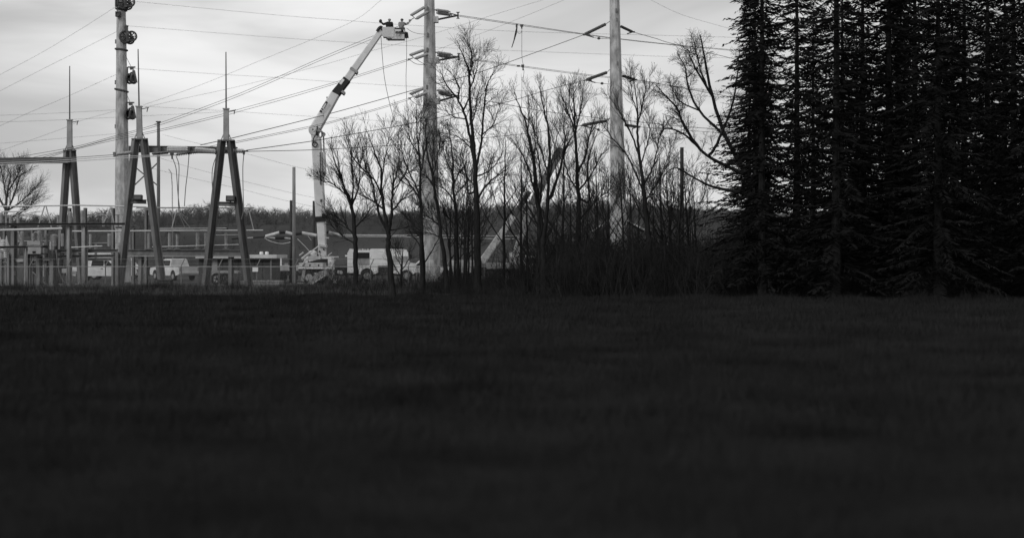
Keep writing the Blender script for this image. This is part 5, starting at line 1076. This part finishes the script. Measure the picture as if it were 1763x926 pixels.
V = np.stack([np.stack([x-np.cos(a)*w, y-np.sin(a)*w, zb], 1), np.stack([x+np.cos(a)*w, y+np.sin(a)*w, zb], 1), np.stack([x+np.cos(ld)*ln, y+np.sin(ld)*ln, zb+hh+.05], 1)], 1).reshape(-1, 3)
ob = bpy.data.objects.new('dry_grass', np_mesh('dry_grass', V, np.arange(3*n).reshape(-1, 3), 'dry_grass')); COL.objects.link(ob); tag(ob, 'paler dead grass on the low bank before the fence', 'grass', kind='stuff')
weed = [variant_bush(rg, 1.0, 7, .3, .007, 5) for _ in range(6)]; pw = []
for i in range(330):
    d = rg.uniform(86, 99.4); u = rg.uniform(-30, 640); p = P(u, VH, d)
    if math.sin(u*.05)+math.sin(u*.013+2) < -.2 and rg.random() < .7: continue
    pw.append((p.x, d, float(ground_z(p.x, d)), rg.choice((.35, .5, .6, .8, 1.1)), rg.uniform(0, 6.28)))
tag(scatter('weeds', weed, pw, 'brush'), 'dead weed stalks along the foot of the fence', 'weeds', kind='stuff')
# grass
def grass():
    r_ = np.random.default_rng(3); Vs = []; Fs = []; o = 0
    def patch(y0, y1, dens, h, wd, lm=0.):
        nonlocal o
        n = int(dens*.36*(y1*y1-y0*y0)); y = np.sqrt(r_.uniform(y0*y0, y1*y1, n)); x = r_.uniform(-.5, .5, n)*(.70*y+1.5)
        cl = .35+.65*(np.sin(x*1.3+y*.7)*np.sin(y*.9-x*.4)*.5+.5)
        hh = h*r_.uniform(.35, 1.2, n)*cl; a = r_.uniform(0, 6.283, n); ln = r_.normal(0, .45, n)*hh; ld = r_.uniform(0, 6.283, n)
        w = wd*r_.uniform(.6, 1.2, n)/2; zb = ground_z(x, y)-.03
        b0 = np.stack([x-np.cos(a)*w, y-np.sin(a)*w, zb], 1); b1 = np.stack([x+np.cos(a)*w, y+np.sin(a)*w, zb], 1); tp = np.stack([x+np.cos(ld)*ln, y+np.sin(ld)*ln, zb+hh*np.where(y > 80, .5+np.abs(np.sin(x*.8)*np.sin(x*.31+2)), 1)+.03], 1)
        Vs.append(np.stack([b0, b1, tp], 1).reshape(-1, 3)); Fs.append(np.arange(3*n).reshape(-1, 3)+o); o += 3*n
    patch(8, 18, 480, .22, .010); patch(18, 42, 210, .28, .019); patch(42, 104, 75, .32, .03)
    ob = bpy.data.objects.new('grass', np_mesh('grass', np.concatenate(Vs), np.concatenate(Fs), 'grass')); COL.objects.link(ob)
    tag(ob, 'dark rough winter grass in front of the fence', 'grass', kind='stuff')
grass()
# ------------------------------------------------------------------ conifers closing the view on the right
def conifer_mesh(rg, h, w):
    V, Fc = [], []; z = 1.2
    while z < h:
        f = z/h; ln0 = w*(1-f)**.8+.25
        for k in range(rg.randint(7, 9)):
            a = rg.uniform(0, 6.283); ln = ln0*rg.uniform(.7, 1.15); d_ = Vector((math.cos(a), math.sin(a), rg.uniform(-.55, .2))); b = Vector((0, 0, z+rg.uniform(-.15, .15)))
            sd = Vector((-math.sin(a), math.cos(a), 0)); m = max(6, int(ln*7.5))
            for j in range(m):
                t = (j+.6)/m; p = b+d_*ln*t
                for sg in (-1, 1):
                    L_ = (.30+.34*(1-t))*rg.uniform(.6, 1.25); q = p+(sd*sg*.75+d_*.6+Vector((0, 0, rg.uniform(-.45, .05)))).normalized()*L_
                    wv = Vector((rg.gauss(0, 1), rg.gauss(0, 1), rg.gauss(0, 1))).normalized()*.05
                    o = len(V); V += [p-wv*.5, (p+q)/2+wv, q, (p+q)/2-wv]; Fc += [(o, o+1, o+2), (o, o+2, o+3)]
        z += .42
    return np_mesh('crown', np.array([tuple(v) for v in V]), np.array(Fc), 'needles')
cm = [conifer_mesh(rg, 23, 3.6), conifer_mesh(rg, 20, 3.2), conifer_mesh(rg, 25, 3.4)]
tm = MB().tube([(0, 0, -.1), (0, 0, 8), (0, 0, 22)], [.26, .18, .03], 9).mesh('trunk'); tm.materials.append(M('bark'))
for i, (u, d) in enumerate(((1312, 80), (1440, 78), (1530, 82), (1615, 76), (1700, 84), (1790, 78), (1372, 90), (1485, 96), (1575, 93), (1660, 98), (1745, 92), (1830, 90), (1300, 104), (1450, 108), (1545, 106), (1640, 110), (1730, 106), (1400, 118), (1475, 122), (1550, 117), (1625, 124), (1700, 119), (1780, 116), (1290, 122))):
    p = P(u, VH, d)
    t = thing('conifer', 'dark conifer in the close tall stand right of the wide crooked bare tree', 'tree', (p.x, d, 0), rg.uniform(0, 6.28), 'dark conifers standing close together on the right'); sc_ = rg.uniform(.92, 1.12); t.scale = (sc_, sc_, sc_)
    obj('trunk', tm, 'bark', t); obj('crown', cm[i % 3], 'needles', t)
